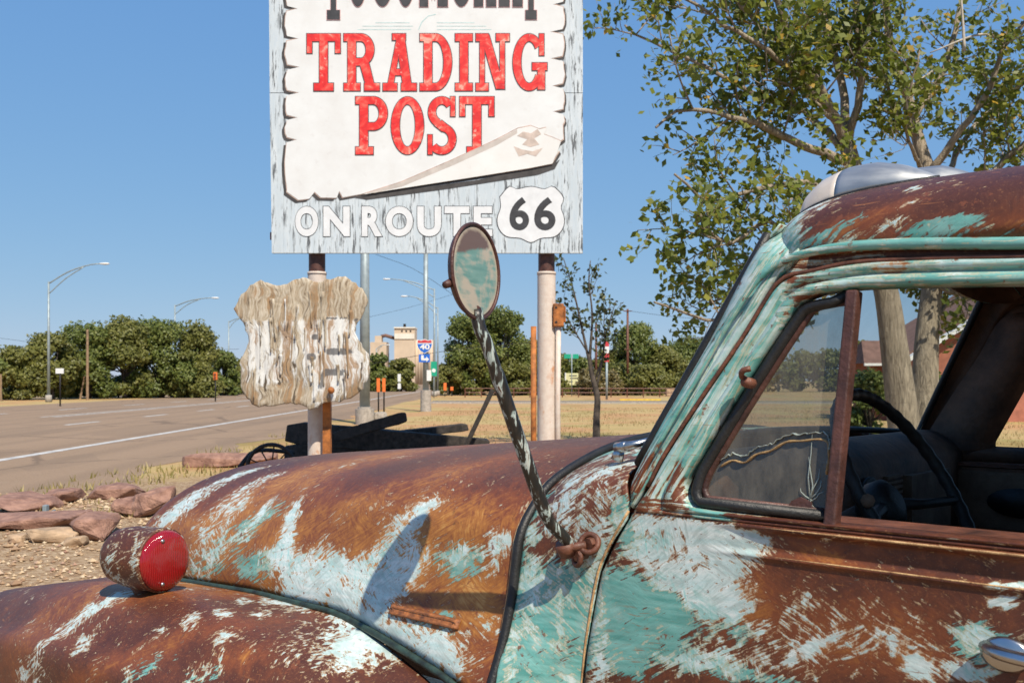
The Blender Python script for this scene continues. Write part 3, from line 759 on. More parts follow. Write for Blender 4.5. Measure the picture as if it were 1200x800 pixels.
# --- hood
HR = [(-.074,1.028),(-.034,1.111),(-.006,1.199),(.008,1.271),(.022,1.325),(.065,1.377),(.139,1.429),(.299,1.478),(.459,1.502),(.63,1.513),(.795,1.516)]
BEAD_T = [.25,.409,.599,.846,1.251,1.7,2.1,2.4]
BEAD_Z = [.93,.989,1.026,1.063,1.056,1.028,.985,.95]
BEAD_W = [-.10,-.08,-.06,-.04,-.02,.0,.03,.08]
TOP_T = [.3,.75,1.2,1.6,1.9,2.1,2.3]
TOP_Z = [1.516,1.474,1.435,1.40,1.375,1.345,1.30]
NP = 46
def hood_section(t):
    zt = interp(t, TOP_T, TOP_Z); zb = interp(t, BEAD_T, BEAD_Z) + .004; wb = interp(t, BEAD_T, BEAD_W) + .004
    rear = cr([(wb if t < .35 else -.08, min(.985, HR[0][1] - .03), 0)] + [(a, b, 0) for a, b in HR], NP)
    r0, r1 = rear[0].y, 1.516
    front = []
    for i in range(NP):
        a = math.pi / 2 * i / (NP - 1)
        cx, sz = math.cos(a) ** (2 / 2.7), math.sin(a) ** (2 / 2.1)
        front.append(Vector((.795 - (.795 - wb) * cx, zb + (zt - zb) * sz, 0)))
    fr = cr(front, NP)
    b = sstep(.3, 1.7, t)
    out = []
    for q, p in zip(rear, fr):
        zq = zb + (q.y - r0) / (r1 - r0) * (zt - zb)
        k_ = (zq - zb) / (zt - zb)
        wq = q.x + (wb - rear[0].x) * (1 - k_)
        out.append((wq * (1 - b) + p.x * b, zq * (1 - b) + p.y * b))
    return out
hood_ts = [.305, .315] + [.33 + i * .033 for i in range(52)]
rows = []
def full(sec, t):
    left = [P(t, w, z) for w, z in sec]
    return left + [mir(p) for p in left[-2::-1]]
for t in hood_ts: rows.append(full(hood_section(t), t))
t_end = hood_ts[-1]
base_sec = hood_section(t_end)
zl = interp(t_end, BEAD_T, BEAD_Z)
for i in range(1, 19):
    a = math.pi / 2 * i / 18
    t = t_end + .33 * math.sin(a)
    sc = max(.02, math.cos(a)) ** .62; szz = max(.0, math.cos(a)) ** .75
    zlo = interp(t, BEAD_T, BEAD_Z) + .004 - .05 * (1 - szz)
    sec = [(.795 - (.795 - w) * (.10 + .90 * sc), zlo + (z - zl) * (.05 + .95 * szz)) for w, z in base_sec]
    rows.append(full(sec, t))
hood = grid('hood', rows, M['paint'], truck, .006, flip=False)
# rubber strip along the rear edge of the hood, and the bead on the fender joint
rear_edge = full([(w - .002, z + .002) for w, z in hood_section(.305)], .298)
MB().tube(rear_edge, .011, 8).build('hood_weather_strip', M['rubber'], truck, True)
MB().tube([P(.309, w - .003, z + .004) for w, z in hood_section(.305)[6:]], .0035, 6).build('hood_rim', M['gold'], truck, True)

# --- front fenders
def fender_rows():
    rows = []
    ft = [.18 + i * .05 for i in range(64)]
    for t in ft:
        tb = min(t, 2.2)
        wb = interp(tb, BEAD_T, BEAD_W); zb = interp(t, BEAD_T + [3.4], BEAD_Z + [.70])
        zc = interp(t, [.18,.5,.8,1.1,1.4,1.8,2.15,2.57,2.9,3.15,3.3], [.80,.95,1.03,1.065,1.072,1.042,.985,.905,.80,.64,.45])
        out = interp(t, [.18,.5,1.0,1.5,2.2,2.8,3.15,3.3], [.10,.24,.40,.46,.47,.42,.30,.20])
        zlow = interp(t, [.18,.7,.9,1.5,2.1,2.3,3.3], [.45,.45,.62,.66,.62,.45,.40])
        zb = min(zb, zc + .03) if t < 2.2 else min(zb, zc - .01)
        pts = [(wb, zb), (wb - out * .12, zb * .65 + zc * .35), (wb - out * .32, zb * .2 + zc * .8), (wb - out * .52, zc), (wb - out * .70, zc - .030), (wb - out * .87, zc - .10), (wb - out * .97, zc - .22 * (zc - zlow + .2)), (wb - out, zlow + (zc - zlow) * .45), (wb - out * .99, zlow)]
        rows.append([P(t, w, z) for w, z, _ in cr([(a, b, 0) for a, b in pts], 40)])
    return rows
fr_rows = fender_rows()
fend = grid('fender', fr_rows, M['paint'], truck, .006, flip=True); fend['label'] = 'brown left front fender with pale scuffs'
fendr = grid('fender', [[mir(p) for p in r] for r in fr_rows], M['paint'], truck, .006)
bead_path = [P(interp(i, [0, 60], [.3, 2.05]), interp(interp(i, [0, 60], [.3, 2.05]), BEAD_T, BEAD_W) - .004, interp(interp(i, [0, 60], [.3, 2.05]), BEAD_T, BEAD_Z) + .003) for i in range(61)]
bead_path = cr(bead_path[::4], 70)
MB().tube(bead_path, .0085, 8).build('fender_bead', M['bead'], truck, True)
MB().tube([mir(p) for p in bead_path], .0085, 8).build('fender_bead', M['bead'], truck, True)

# --- nose below the hood: grille with bars
nose = []
for z in (.985, .9, .75, .6, .5):
    row = []
    for i in range(31):
        a = math.pi * i / 30
        row.append(P(1.95 + .30 * math.sin(a) ** .7 - (.985 - z) * .02, .795 - .72 * math.cos(a), z))
    nose.append(row)
paint(grid('grille_shell', nose, M['paint'], truck, .006))
for k_ in range(5):
    z = .93 - k_ * .09
    MB().tube([P(1.965 + .31 * math.sin(math.pi * i / 20) ** .7, .795 - .70 * math.cos(math.pi * i / 20), z) for i in range(21)], .014, 6).build('grille_bar', M['darkrust'], truck, True)

# --- cowl, from the hood's rear edge back to the door seam and the foot of the windscreen
Bc = [(.115,-.02,.60),(.113,-.01,.85),(.11,0,1.03),(.1,0,1.11),(.083,0,1.199),(.068,0,1.265),(.035,0,1.33),(-.004,0,1.39),(.012,.014,1.452),(.05,.12,1.478),(.09,.3,1.497),(.11,.55,1.507),(.115,.795,1.51)]
Ac = [(-.105,.60),(-.105,.85)] + HR
NA = 64
A_ = cr([(.292, w + .004, z - .006) for w, z in Ac], NA); B_ = cr(Bc, NA)
rows = []
for i in range(25):
    s_ = i / 24
    r_ = []
    for a, b in zip(A_, B_):
        p = a.lerp(b, s_)
        bulge = math.sin(math.pi * s_) * .012 * sstep(1.2, 1.4, p.z)
        r_.append(P(p.x, p.y - bulge * .5, p.z + bulge))
    rows.append(r_ + [mir(p) for p in r_[-2::-1]])
cowl = grid('cowl', rows, M['paint'], truck, .005, flip=True, inner=M['interior'])
# --- doors
GAP = [(-.02,0,1.406),(-.051,.005,1.445),(-.081,.013,1.505),(-.156,.029,1.619),(-.229,.044,1.724),(-.29,.058,1.821),(-.322,.06,1.84),(-.356,.061,1.844),(-.439,.062,1.854),(-.575,.062,1.85),(-.703,.06,1.842),(-1.0,.055,1.82)]
def loop(segs, ns):
    out = []
    for s_, n in zip(segs, ns):
        q = cr([(a, b, 0) for a, b in s_], n + 1)
        out += [(p.x, p.y) for p in q[:-1]]
    return out
INN = [[(-.152,1.414),(-.134,1.432),(-.128,1.458),(-.156,1.507),(-.235,1.636),(-.324,1.771),(-.348,1.792),(-.376,1.802)],
       [(-.376,1.802),(-.45,1.806),(-.578,1.802),(-.705,1.796),(-.95,1.785)],
       [(-.95,1.785),(-1.0,1.74),(-1.02,1.6),(-1.02,1.46),(-1.0,1.412)],
       [(-1.0,1.412),(-.6,1.410),(-.25,1.410),(-.152,1.414)]]
OUT = [[(-.014,1.394),(-.02,1.406),(-.049,1.445),(-.081,1.505),(-.156,1.619),(-.229,1.724),(-.284,1.815),(-.322,1.84)],
       [(-.322,1.84),(-.439,1.854),(-.575,1.85),(-.703,1.842),(-.98,1.828)],
       [(-.98,1.828),(-1.06,1.78),(-1.08,1.6),(-1.08,1.45),(-1.08,1.394)],
       [(-1.08,1.394),(-.6,1.394),(-.25,1.394),(-.014,1.394)]]
NS = [56, 50, 24, 60]
IN_, OU_ = loop(INN, NS), loop(OUT, NS)
RING = [(0, .010), (.03, .0), (.08, -.004), (.20, -.005), (.30, -.004), (.36, -.001), (.42, .005), (.47, .006), (.52, -.002), (.60, -.007), (.74, -.008), (.84, -.006), (.92, .001), (1.0, .024)]
def seam_t(z):
    return interp(z, [.6, 1.03, 1.11, 1.199, 1.265, 1.33, 1.394], [.112, .109, .100, .083, .068, .035, -.008])
def door_w(z, t=-.6):
    rib = -.0065 * math.exp(-((z - 1.388) / .006) ** 2) - .0055 * math.exp(-((z - 1.338) / .005) ** 2)
    band = .006 * sstep(1.338, 1.35, z) * (1 - sstep(1.378, 1.39, z))
    k_ = sstep(.16, .34, -t)
    return (rib + band) * k_ - .018 * math.sin(max(0, min(1, (1.338 - z) / .7)) * math.pi * .5)
def make_door(flipped):
    fnp = mir if flipped else (lambda p: p)
    d = empty('door', (0, 0, 0)); d.parent = truck
    rows = []
    for f, off in RING:
        r_ = []
        for (a, b), (c_, e_) in zip(OU_, IN_):
            t = a + (c_ - a) * f; z = b + (e_ - b) * f
            lower = 1 - sstep(1.40, 1.43, z)
            o_ = off * (1 - lower * (0.6 if f < .9 else 0))
            r_.append(fnp(P(t, wz(z) + o_, z)))
        rows.append(r_)
    wf = grid('window_frame', rows, M['paint'], d, .004, flip=not flipped, closed=True, inner=M['interior'])
    wf.modifiers['solid'].material_offset = 0
    wf.data.materials.pop(index=1); rails(wf)
    zs = sorted(set([1.394 - i * .0022 for i in range(30)] + [1.326 - i * .012 for i in range(61)]), reverse=True)
    rows = []
    for z in zs:
        t0 = seam_t(z)
        rows.append([fnp(P(t0 + (-1.08 - t0) * j / 96, door_w(z, t0 + (-1.08 - t0) * j / 96) + (0 if j > 0 else .012), z)) for j in range(97)])
    pn = grid('door_panel', rows, M['paint'], d, .004, flip=not flipped, inner=M['interior'])
    # inner panel and sill
    m = MB()
    a, b = fnp(P(-.06, .085, .75)), fnp(P(-1.06, .10, 1.395))
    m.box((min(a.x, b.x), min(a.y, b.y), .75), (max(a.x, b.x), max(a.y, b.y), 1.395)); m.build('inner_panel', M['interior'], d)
    m = MB(); a, b = fnp(P(-.14, .022, 1.398)), fnp(P(-1.06, .105, 1.409))
    m.box((min(a.x, b.x), min(a.y, b.y), 1.398), (max(a.x, b.x), max(a.y, b.y), 1.409)); m.build('window_sill', M['rust'], d)
    return d, wf, pn
door, door_ring, door_panel = make_door(False)
door['label'] = 'driver door with rust-brown belt and open window'
door2, ring2, panel2 = make_door(True)
# cream door seam edge; belt rib highlights put in as cream colour
sp = [P(seam_t(z) + .004, -.001, z) for z in [1.394 - i * .04 for i in range(16)]]
MB().tube(cr(sp, 30), .0028, 6).build('door_edge', M['gold'], door, True)
for z_, r_ in ((1.3905, .0022), (1.3405, .0016)):
    MB().tube([P(-.30 - i * .04, door_w(z_, -.30 - i * .04) - .0005, z_) for i in range(20)], [r_ * min(1, .2 + i * .2) for i in range(20)], 6).build('belt_rib', M['gold'], door, True)

MB().tube([P(x + .004, w - .001, z) for x, w, z in cr(GAP[1:], 60)], .0042, 6).build('door_gap', M['rust'], door, True)
# vent window of the driver door
vent = empty('vent_window', (0, 0, 0)); vent.parent = truck
vf = [(-.172,1.428),(-.160,1.442),(-.166,1.470),(-.188,1.512),(-.262,1.636),(-.344,1.763),(-.366,1.781),(-.404,1.787)]
vfp = [P(a.x, wz(a.y) + .020, a.y) for a in cr([(a, b, 0) for a, b in vf], 44)]
rub = [P(a.x, wz(a.y) + .012, a.y) for a in cr([(a + .012, b + (.0 if i > 1 else -.006), 0) for i, (a, b) in enumerate(vf)], 44)]
MB().tube([P(-.42, .016, 1.418)] + rub + [P(-.42, .07, 1.800)], .0105, 8).build('rubber_seal', M['rubber'], vent, True)
fr_path = [P(-.405, .022, 1.424)] + vfp + [P(-.418, .073, 1.788)]
MB().tube(fr_path, .0075, 8).build('vent_frame', M['darkrust'], vent, True)
gp = [(-.40,1.424)] + vf + [(-.418,1.787)]
mesh('pane', [P(a, wz(b) + .021, b) for a, b in gp], [tuple(range(len(gp)))], M['ventglass'], vent, False)
m = MB()
m.bar(P(-.416, .010, 1.400), P(-.434, .062, 1.805), .026, .022, up=(1, 0, 0)); bevel(m.build('division_bar', M['darkrust'], vent), .004)
# broken lower part of the pane: a thick whitish fracture edge with sealant, and a star crack
ck = [(-.190,1.502),(-.215,1.515),(-.240,1.512),(-.262,1.528),(-.29,1.536),(-.32,1.553),(-.35,1.556),(-.378,1.560),(-.396,1.556),(-.401,1.53),(-.398,1.50)]
ckp = [P(a, wz(b) + .018, b) for a, b in ck]
M['sealant'] = simple('old_sealant', (.42,.27,.12), .7, 0, .4, 40, .3)
M['crack'] = simple('fracture_white', (.55,.62,.58), .3, 0, .3, 60, .3)
M['crackfine'] = make_glass('hairline_crack', (.9,.95,.93), .85, (.62,.70,.64))
MB().tube([p + Vector((0, 0, -.012)) for p in cr(ckp, 40)], [.0035 + .003 * abs(math.sin(i * .8)) for i in range(40)], 6, flat=.35).build('sealant_edge', M['sealant'], vent, True)
MB().tube([p + Vector((0, 0, .006 * mnoise.noise(Vector((i * .9, 0, 3))))) for i, p in enumerate(cr(ckp, 60))], [.0018 + .006 * abs(mnoise.noise(Vector((i * .45, 5, 1)))) for i in range(60)], 6, flat=.3).build('fracture', M['crackfine'], vent, True)
star = (-.372, 1.442)
for k_, (dt, dz) in enumerate([(.008,.115),(-.012,.055),(-.020,.035),(.004,.075),(-.026,.018),(.022,.02),(-.006,-.012),(.012,-.010)]):
    pts = [(star[0] + dt * s_ + (.004 * math.sin(s_ * 5 + k_)), star[1] + dz * s_) for s_ in (0, .35, .7, 1)]
    MB().tube([P(a, wz(b) + .018, b) for a, b in pts], [.0011, .0009, .0007, .0003], 4).build('crack', M['crackfine'], vent, True)
wedge = [P(-.333, .017, 1.429), P(-.378, .017, 1.428), P(-.374, .019, 1.440), P(-.355, .019, 1.447), P(-.338, .018, 1.439)]
mesh('rust_patch', wedge + [p + Vector((0, -.004, 0)) for p in wedge], [(0,1,2,3,4),(9,8,7,6,5)] + [(i, (i+1) % 5, 5 + (i+1) % 5, 5 + i) for i in range(5)], M['darkrust'], vent, False)
m = MB(); m.tube(cr([P(-.252, .022, 1.650), P(-.249, .004, 1.658), P(-.256, -.004, 1.668), P(-.268, .002, 1.672)], 12), .0055, 6); m.tube([P(-.256, .03, 1.645), P(-.256, .004, 1.648)], .010, 8)
m.build('latch', M['rust'], vent, True)

# door handle
hd = empty('door_handle', (0, 0, 0)); hd.parent = truck
m = MB(); m.lathe([(.001,0),(.030,0),(.034,.006),(.028,.012),(.001,.013)], 20, lambda x, y, h: P(-.700 + x * 1.1, -.012 - h, 1.243 + y * .8)); m.build('rose', M['chrome'], hd, True)
hp = cr([P(-.672, -.020, 1.252), P(-.700, -.046, 1.250), P(-.76, -.052, 1.247), P(-.83, -.046, 1.243)], 16)
MB().tube(hp, [.012] * 3 + [.013] * 10 + [.011, .009, .006], 10, flat=.75).build('pull', M['chrome'], hd, True)

# --- pillars, drip rails, roof
G_ = [(.004,.02,1.452),(-.004,.03,1.485),(-.055,.05,1.588),(-.13,.08,1.728),(-.205,.105,1.880),(-.240,.122,1.925),(-.292,.168,1.946)]
Gl = [(-.012,0,1.398),(-.045,.005,1.448),(-.078,.013,1.508),(-.150,.029,1.619),(-.224,.044,1.728),(-.275,.056,1.818),(-.330,.060,1.872)]
PIL = [(0, .014), (.05, .0), (.14, -.006), (.24, -.006), (.30, .003), (.36, .004), (.42, -.003), (.62, -.006), (.82, -.002), (1, .010)]
DRIP = [(-.012,.000,1.415),(-.05,.006,1.498),(-.125,.026,1.628),(-.207,.045,1.768),(-.256,.054,1.836),(-.307,.059,1.868),(-.395,.061,1.882),(-.52,.061,1.878),(-.703,.059,1.862),(-1.0,.062,1.842),(-1.25,.09,1.81),(-1.345,.15,1.78)]
def sides(flipped):
    fnp = mir if flipped else (lambda p: p)
    a = cr(G_, 60); b = cr(Gl, 60)
    rows = [[fnp(P(q.x + (p.x - q.x) * f, q.y + (p.y - q.y) * f + off, q.z + (p.z - q.z) * f)) for p, q in zip(a, b)] for f, off in PIL]
    pl = grid('windscreen_pillar', rows, M['paint'], truck, .006, flip=flipped, inner=M['interior'])
    dp = [fnp(P(*p)) for p in cr(DRIP, 90)]
    dr = MB().tube(dp, [.0045 + .0055 * sstep(18, 45, i) for i in range(90)], 10).build('drip_rail', M['paint'], truck, True)
    # recessed header between the drip rail and the door
    h1 = cr([(x, w + .014, z) for x, w, z in DRIP[4:11]], 60); h2 = cr([(x - .0, w + .018, z - .012) for x, w, z in [(-.25,.05,1.79)] + GAP[6:] + [(-1.2,.07,1.78)]], 60)
    hh = grid('door_header', [[fnp(P(*p)) for p in h1], [fnp(P((p.x+q.x)/2, (p.y+q.y)/2 + .004, (p.z+q.z)/2)) for p, q in zip(h1, h2)], [fnp(P(*p)) for p in h2]], M['paint'], truck, .004, flip=not flipped, inner=M['interior'])
    # rear quarter of the cab
    rows = []
    for z in [1.82 - i * .04 for i in range(31)]:
        r_ = []
        for j in range(17):
            a_ = math.pi / 2 * j / 16
            w0 = wz(z) if z > 1.41 else door_w(min(z, 1.33))
            r_.append(fnp(P(-1.09 - .27 * math.sin(a_), w0 + .16 * (1 - math.cos(a_)), z)))
        rows.append(r_)
    q = grid('rear_quarter', rows, M['paint'], truck, .006, flip=not flipped, inner=M['interior'])
    for o_ in (pl, dr, hh):
        if len(o_.data.materials) > 1: o_.data.materials[0] = M['paint_pillar'] if o_ is pl else M['paint_rail']
        else: rails(o_)
    return pl, dr, hh, q
pl1 = sides(False); pl2 = sides(True)
# roof: a flattened super-ellipsoid dome whose front lip sits higher over the windscreen
ROOF_Z = 2.046
rows = []
TC, TL, WC, WL, RN, RM_ = -.785, .585, .795, .735, 7.0, 3.1
def roof_pt(phi, rho):
    n_, m_ = RN, RM_
    c_, s_ = math.cos(phi), math.sin(phi)
    r_ = (abs(c_) ** n_ + abs(s_) ** n_) ** (-1 / n_)
    zb = 1.872 + .05 * sstep(.70, .95, c_) - .05 * sstep(.3, 1, -c_)
    zt = ROOF_Z
    return P(TC + TL * r_ * c_ * rho, WC - WL * r_ * s_ * rho, zb + (zt - zb) * max(0, 1 - rho ** m_) ** (1 / m_))
for i in range(41):
    rho = math.sin(math.pi / 2 * i / 40)
    rows.append([roof_pt(2 * math.pi * j / 220, max(.002, rho)) for j in range(220)])
roof = grid('roof', rows, M['paint'], truck, .006, closed=True, flip=True, inner=M['interior'])
# rear wall of the cab with its window
def rr(t0, t1, z0, z1, r, n=10):
    out = []
    for cx, cz, a0 in ((t1 - r, z1 - r, 0), (t0 + r, z1 - r, 90), (t0 + r, z0 + r, 180), (t1 - r, z0 + r, 270)):
        for i in range(n): a = R(a0 + 90 * i / (n - 1)); out.append((cx + r * math.cos(a), cz + r * math.sin(a)))
    return out
oc, ic = rr(.16, 1.43, .6, 1.84, .03), rr(.45, 1.14, 1.5, 1.76, .07)
grid('cab_back', [[P(-1.362, a, b) for a, b in oc], [P(-1.366, a, b) for a, b in ic]], M['darkrust'], truck, .01, closed=True, inner=M['interior'])
mesh('rear_pane', [P(-1.37, a, b) for a, b in ic], [tuple(range(len(ic)))], M['glass'], truck, False)

# --- windscreen
def ws(u, v):
    """u across 0..1, v up 0..1"""
    w0, w1 = .035 + .09 * v, CW - .035 - .09 * v
    w = w0 + (w1 - w0) * u; c_ = 1 - (2 * u - 1) ** 2
    return P(-.004 + .115 * c_ * (1 - v * .75) - v * .232, w, 1.487 + .03 * c_ * (1 - v) + v * (.438 - .0 * c_))
pane = grid('windscreen', [[ws(u / 30, v / 10) for u in range(31)] for v in range(11)], M['glass'], truck)
border = [ws(u / 30, 0) for u in range(31)] + [ws(1, v / 10) for v in range(1, 11)] + [ws(u / 30, 1) for u in range(29, -1, -1)] + [ws(0, v / 10) for v in range(9, -1, -1)]
MB().tube(border, .0105, 8, flat=.9).build('windscreen_seal', M['rubber'], truck, True)
hdr = [[ws(u / 30, .96) + Vector((-.012 * k_ - .004, 0, .012 * k_)) for u in range(31)] for k_ in (0, 1, 2, 3)]
paint(grid('windscreen_header', hdr, M['paint'], truck, .004, inner=M['interior']))
# wiper spindle on the cowl
m = MB(); m.tube([P(.105, .11, 1.482), P(.098, .112, 1.505)], [.014, .011], 10); m.tube([P(.105, .11, 1.508), P(.075, .105, 1.512)], .012, 10); m.tube([P(.085, .10, 1.51), P(.06, .125, 1.518), P(.03, .16, 1.532)], [.011, .008, .005], 8)
m.build('wiper_spindle', M['chrome'], truck, True)

# --- clearance lamps on the roof
for w_, t0 in ((.245, -.262), (.60, -.262)):
    cl = empty('clearance_lamp', (0, 0, 0)); cl.parent = truck
    def sect(s_):
        hgt = .062 * (math.sin(math.pi * min(1, (s_ * .93 + .12)) ** .62)) ** .75 if s_ < .97 else .004
        hgt = interp(s_, [0,.04,.15,.35,.55,.75,.9,1], [.026,.042,.053,.057,.052,.036,.017,.003])
        wd = interp(s_, [0,.04,.15,.35,.55,.75,.9,1], [.040,.050,.056,.058,.050,.036,.020,.004])
        return hgt, wd
    rows = []
    N = 26
    for i in range(N + 1):
        s_ = i / N; hgt, wd = sect(s_); hgt *= 1.0 + (.60 if w_ > .4 else 0); t = t0 - .255 * s_
        r_ = []
        for j in range(19):
            a = math.pi * j / 18
            ww = w_ - wd * math.cos(a)
            q = max(0., 1 - (abs((t - TC) / TL) ** RN + abs((ww - WC) / WL) ** RN) ** (RM_ / RN)) ** (1 / RM_)
            zb = 1.872 + .05 * sstep(.70, .95, (t - TC) / math.hypot((t - TC), (ww - WC))); zr = zb + (ROOF_Z - zb) * q
            r_.append(P(t, ww, zr - .004 + hgt * math.sin(a) ** .8))
        rows.append(r_)
    cut = 8
    body = grid('lamp_body', rows[cut:], M['fairing'], cl, .003, flip=True)
    M['frost'] = M.get('frost') or simple('clouded_lens', (.60,.53,.46), .3, 0, .15, 8, .05)
    ln = grid('lamp_lens', [[p * 1 for p in r] for r in rows[:cut + 1]], M['frost'], cl, .003, flip=True)
    c0 = sum(rows[0], Vector()) / 19
    mesh('lens_front', list(rows[0]) + [c0], [(j, j + 1, 19) for j in range(18)] + [(18, 0, 19)], M['frost'], cl)
    MB().tube([r[0] + Vector((0, .004, .003)) for r in rows], .0035, 6).build('lamp_gasket', M['rubber'], cl, True)

# --- side mirror on its long arm
mr = empty('side_mirror', (0, 0, 0)); mr.parent = truck
HEAD = P(.185, -.245, 1.858)
arm_pts = cr([P(.118, -.030, 1.317), P(.124, -.052, 1.340), P(.136, -.088, 1.385), P(.150, -.16, 1.55), P(.163, -.226, 1.712), P(.170, -.240, 1.745), P(.178, -.245, 1.785)], 40)
MB().tube(arm_pts, [.0125 + (.0015 if 6 < i < 30 else 0) for i in range(40)], 12).build('arm', M['arm'], mr, True)
br_ = mr
m = MB(); m.tube(cr([P(.150,-.014,1.330), P(.120,-.036,1.314), P(.092,-.014,1.318)], 12), .0095, 8)
m.tube([P(.126,-.030,1.300), P(.124,-.044,1.322)], [.019,.019], 10); m.build('clamp', M['rust'], br_, True)
def ringpts(c_, ax, r, n=20):
    ax = Vector(ax).normalized(); u = ax.orthogonal().normalized(); v = ax.cross(u)
    return [c_ + (u * math.cos(2*math.pi*i/n) + v * math.sin(2*math.pi*i/n)) * r for i in range(n + 1)]
MB().tube(ringpts(P(.109,-.020,1.292), (.5,1,.1), .016), .006, 6, cap=False).build('eye_bolt', M['rust'], br_, True)
MB().tube(ringpts(P(.085,-.012,1.322), (-.3,1,.5), .019), .0065, 6, cap=False).build('eye_bolt', M['rust'], br_, True)
m = MB(); m.tube([P(.10,-.004,1.300), P(.104,-.03,1.296)], .012, 6); m.tube([P(.080,.003,1.325), P(.083,-.018,1.322)], .012, 6); m.build('bolt', M['rust'], br_, False)
# head: dished disc, rim and teal face, browner at the top; normal points back towards the driver
nw = Vector((.885, -.46, .03)).normalized()                       # world direction
rz = Matrix.Rotation(-truck.rotation_euler.z, 3, 'Z')
nl = (rz @ nw).normalized(); upv = Vector((0, 0, 1)); ul = upv.cross(nl).normalized(); vl = nl.cross(ul)
tilt = R(12); ul, vl = ul * math.cos(tilt) + vl * math.sin(tilt), vl * math.cos(tilt) - ul * math.sin(tilt)
fm = lambda x, y, h: HEAD + ul * x + vl * y + nl * h
RM = .0905
m = MB(); m.lathe([(.002,-.024),(.035,-.022),(.065,-.016),(.084,-.006),(RM,.004),(RM + .001,.007),(RM - .002,.009),(RM - .005,.006)], 48, fm); m.build('head_shell', M['darkrust'], mr, True)
MB().tube([fm(RM * math.cos(2*math.pi*i/60), RM * math.sin(2*math.pi*i/60), .007) for i in range(61)], .0036, 8, cap=False).build('head_rim', M['darkrust'], mr, True)
fv = [fm(0, 0, .007)]; ff = []
for a_ in range(1, 13):
    for k_ in range(48): fv.append(fm((RM - .006) * a_ / 12 * math.cos(2*math.pi*k_/48), (RM - .006) * a_ / 12 * math.sin(2*math.pi*k_/48), .007))
for k_ in range(48): ff.append((0, 1 + k_, 1 + (k_ + 1) % 48))
for a_ in range(11):
    for k_ in range(48): ff.append((1 + a_*48 + k_, 1 + (a_+1)*48 + k_, 1 + (a_+1)*48 + (k_+1) % 48, 1 + a_*48 + (k_+1) % 48))
face = mesh('mirror_face', fv, ff, M['mirror'], mr)
brn = []; edg = []
for p in fv:
    d = p - HEAD; x, y = d.dot(ul) / RM, d.dot(vl) / RM
    brn.append(sstep(.15, .75, y) * (1 - .5 * sstep(.55, 1, abs(x)))); edg.append(math.hypot(x, y))
for nm, arr in (('brown', brn), ('edge', edg)):
    a_ = face.data.attributes.new(nm, 'FLOAT', 'POINT'); a_.data.foreach_set('value', arr)
m = MB(); m.tube([fm(-RM + .012, -.01, -.004), fm(-RM - .012, -.012, -.004)], [.009, .007], 8); m.build('head_screw', M['darkrust'], mr, True)
m = MB(); m.tube([P(.178,-.245,1.780), fm(0, -.075, -.016)], [.014, .012], 10); m.build('head_joint', M['darkrust'], mr, True)

# --- turn-signal lamp on the fender
tl = empty('signal_lamp', (0, 0, 0)); tl.parent = truck
LC = P(1.475, -.245, 1.160)
LS = 1.24
lax = (rz @ Vector((.87, -.50, .0))).normalized()
lu = Vector((0,0,1)).cross(lax).normalized(); lv = lax.cross(lu)
fl = lambda x, y, h: LC + (lu * x + lv * y + lax * h) * LS
m = MB(); m.lathe([(.002,-.085),(.030,-.083),(.050,-.074),(.062,-.055),(.068,-.02),(.070,.03),(.070,.066),(.071,.070),(.0705,.075),(.066,.076)], 40, fl); lh = m.build('housing', M['paint'], tl, True)
m = MB(); m.lathe([(.0655,.072),(.0665,.080),(.062,.087),(.050,.092),(.03,.096),(.002,.097)], 40, fl); m.build('lens', M['lens'], tl, True)
for yy_ in (.046, -.048):
    m = MB(); m.lathe([(.001,.090),(.0045,.0905),(.0045,.095),(.001,.096)], 8, lambda x, y, h, yy_=yy_: fl(x - .018, y + yy_, h)); m.build('lens_screw', M['chrome'], tl, True)
m = MB(); m.lathe([(.034,-.105),(.030,-.096),(.022,-.088),(.020,-.078),(.030,-.062),(.034,-.05)], 16, lambda x, y, h: LC + Vector((x, y, h)) * LS + lax * .012); m.build('foot', M['darkrust'], tl, True)
m = MB(); m.lathe([(.002,-.10),(.02,-.098),(.026,-.088),(.02,-.078)], 14, lambda x, y, h: fl(x, y - .022, h)); m.build('rear_cap', simple('blue_marker_glass', (.08,.14,.30), .2, 0, .2, 12, .05), tl, True)

# --- name badge on the hood side
bd = empty('name_badge', (0, 0, 0)); bd.parent = truck
def hood_w(t, z):
    s_ = hood_section(t); return interp(z, [q[1] for q in s_[:30]], [q[0] for q in s_[:30]])
rows = []
for k_ in range(9):
    u = k_ / 8; z = 1.096 + .019 * u; r_ = []
    for i in range(25):
        t = .43 + .235 * i / 24; zz = z - .008 * 0
        lip = .007 if k_ in (0, 1, 7, 8) or i in (0, 1, 23, 24) else .003
        if k_ in (0, 8) or i in (0, 24): lip = -.001
        r_.append(P(t, hood_w(t, zz) - lip - .002, zz))
    rows.append(r_)
grid('plate', rows, simple('badge_rust', (.34,.12,.035), .6, 0, .5, 60, .3, dark=(.09,.035,.018)), bd, .002)
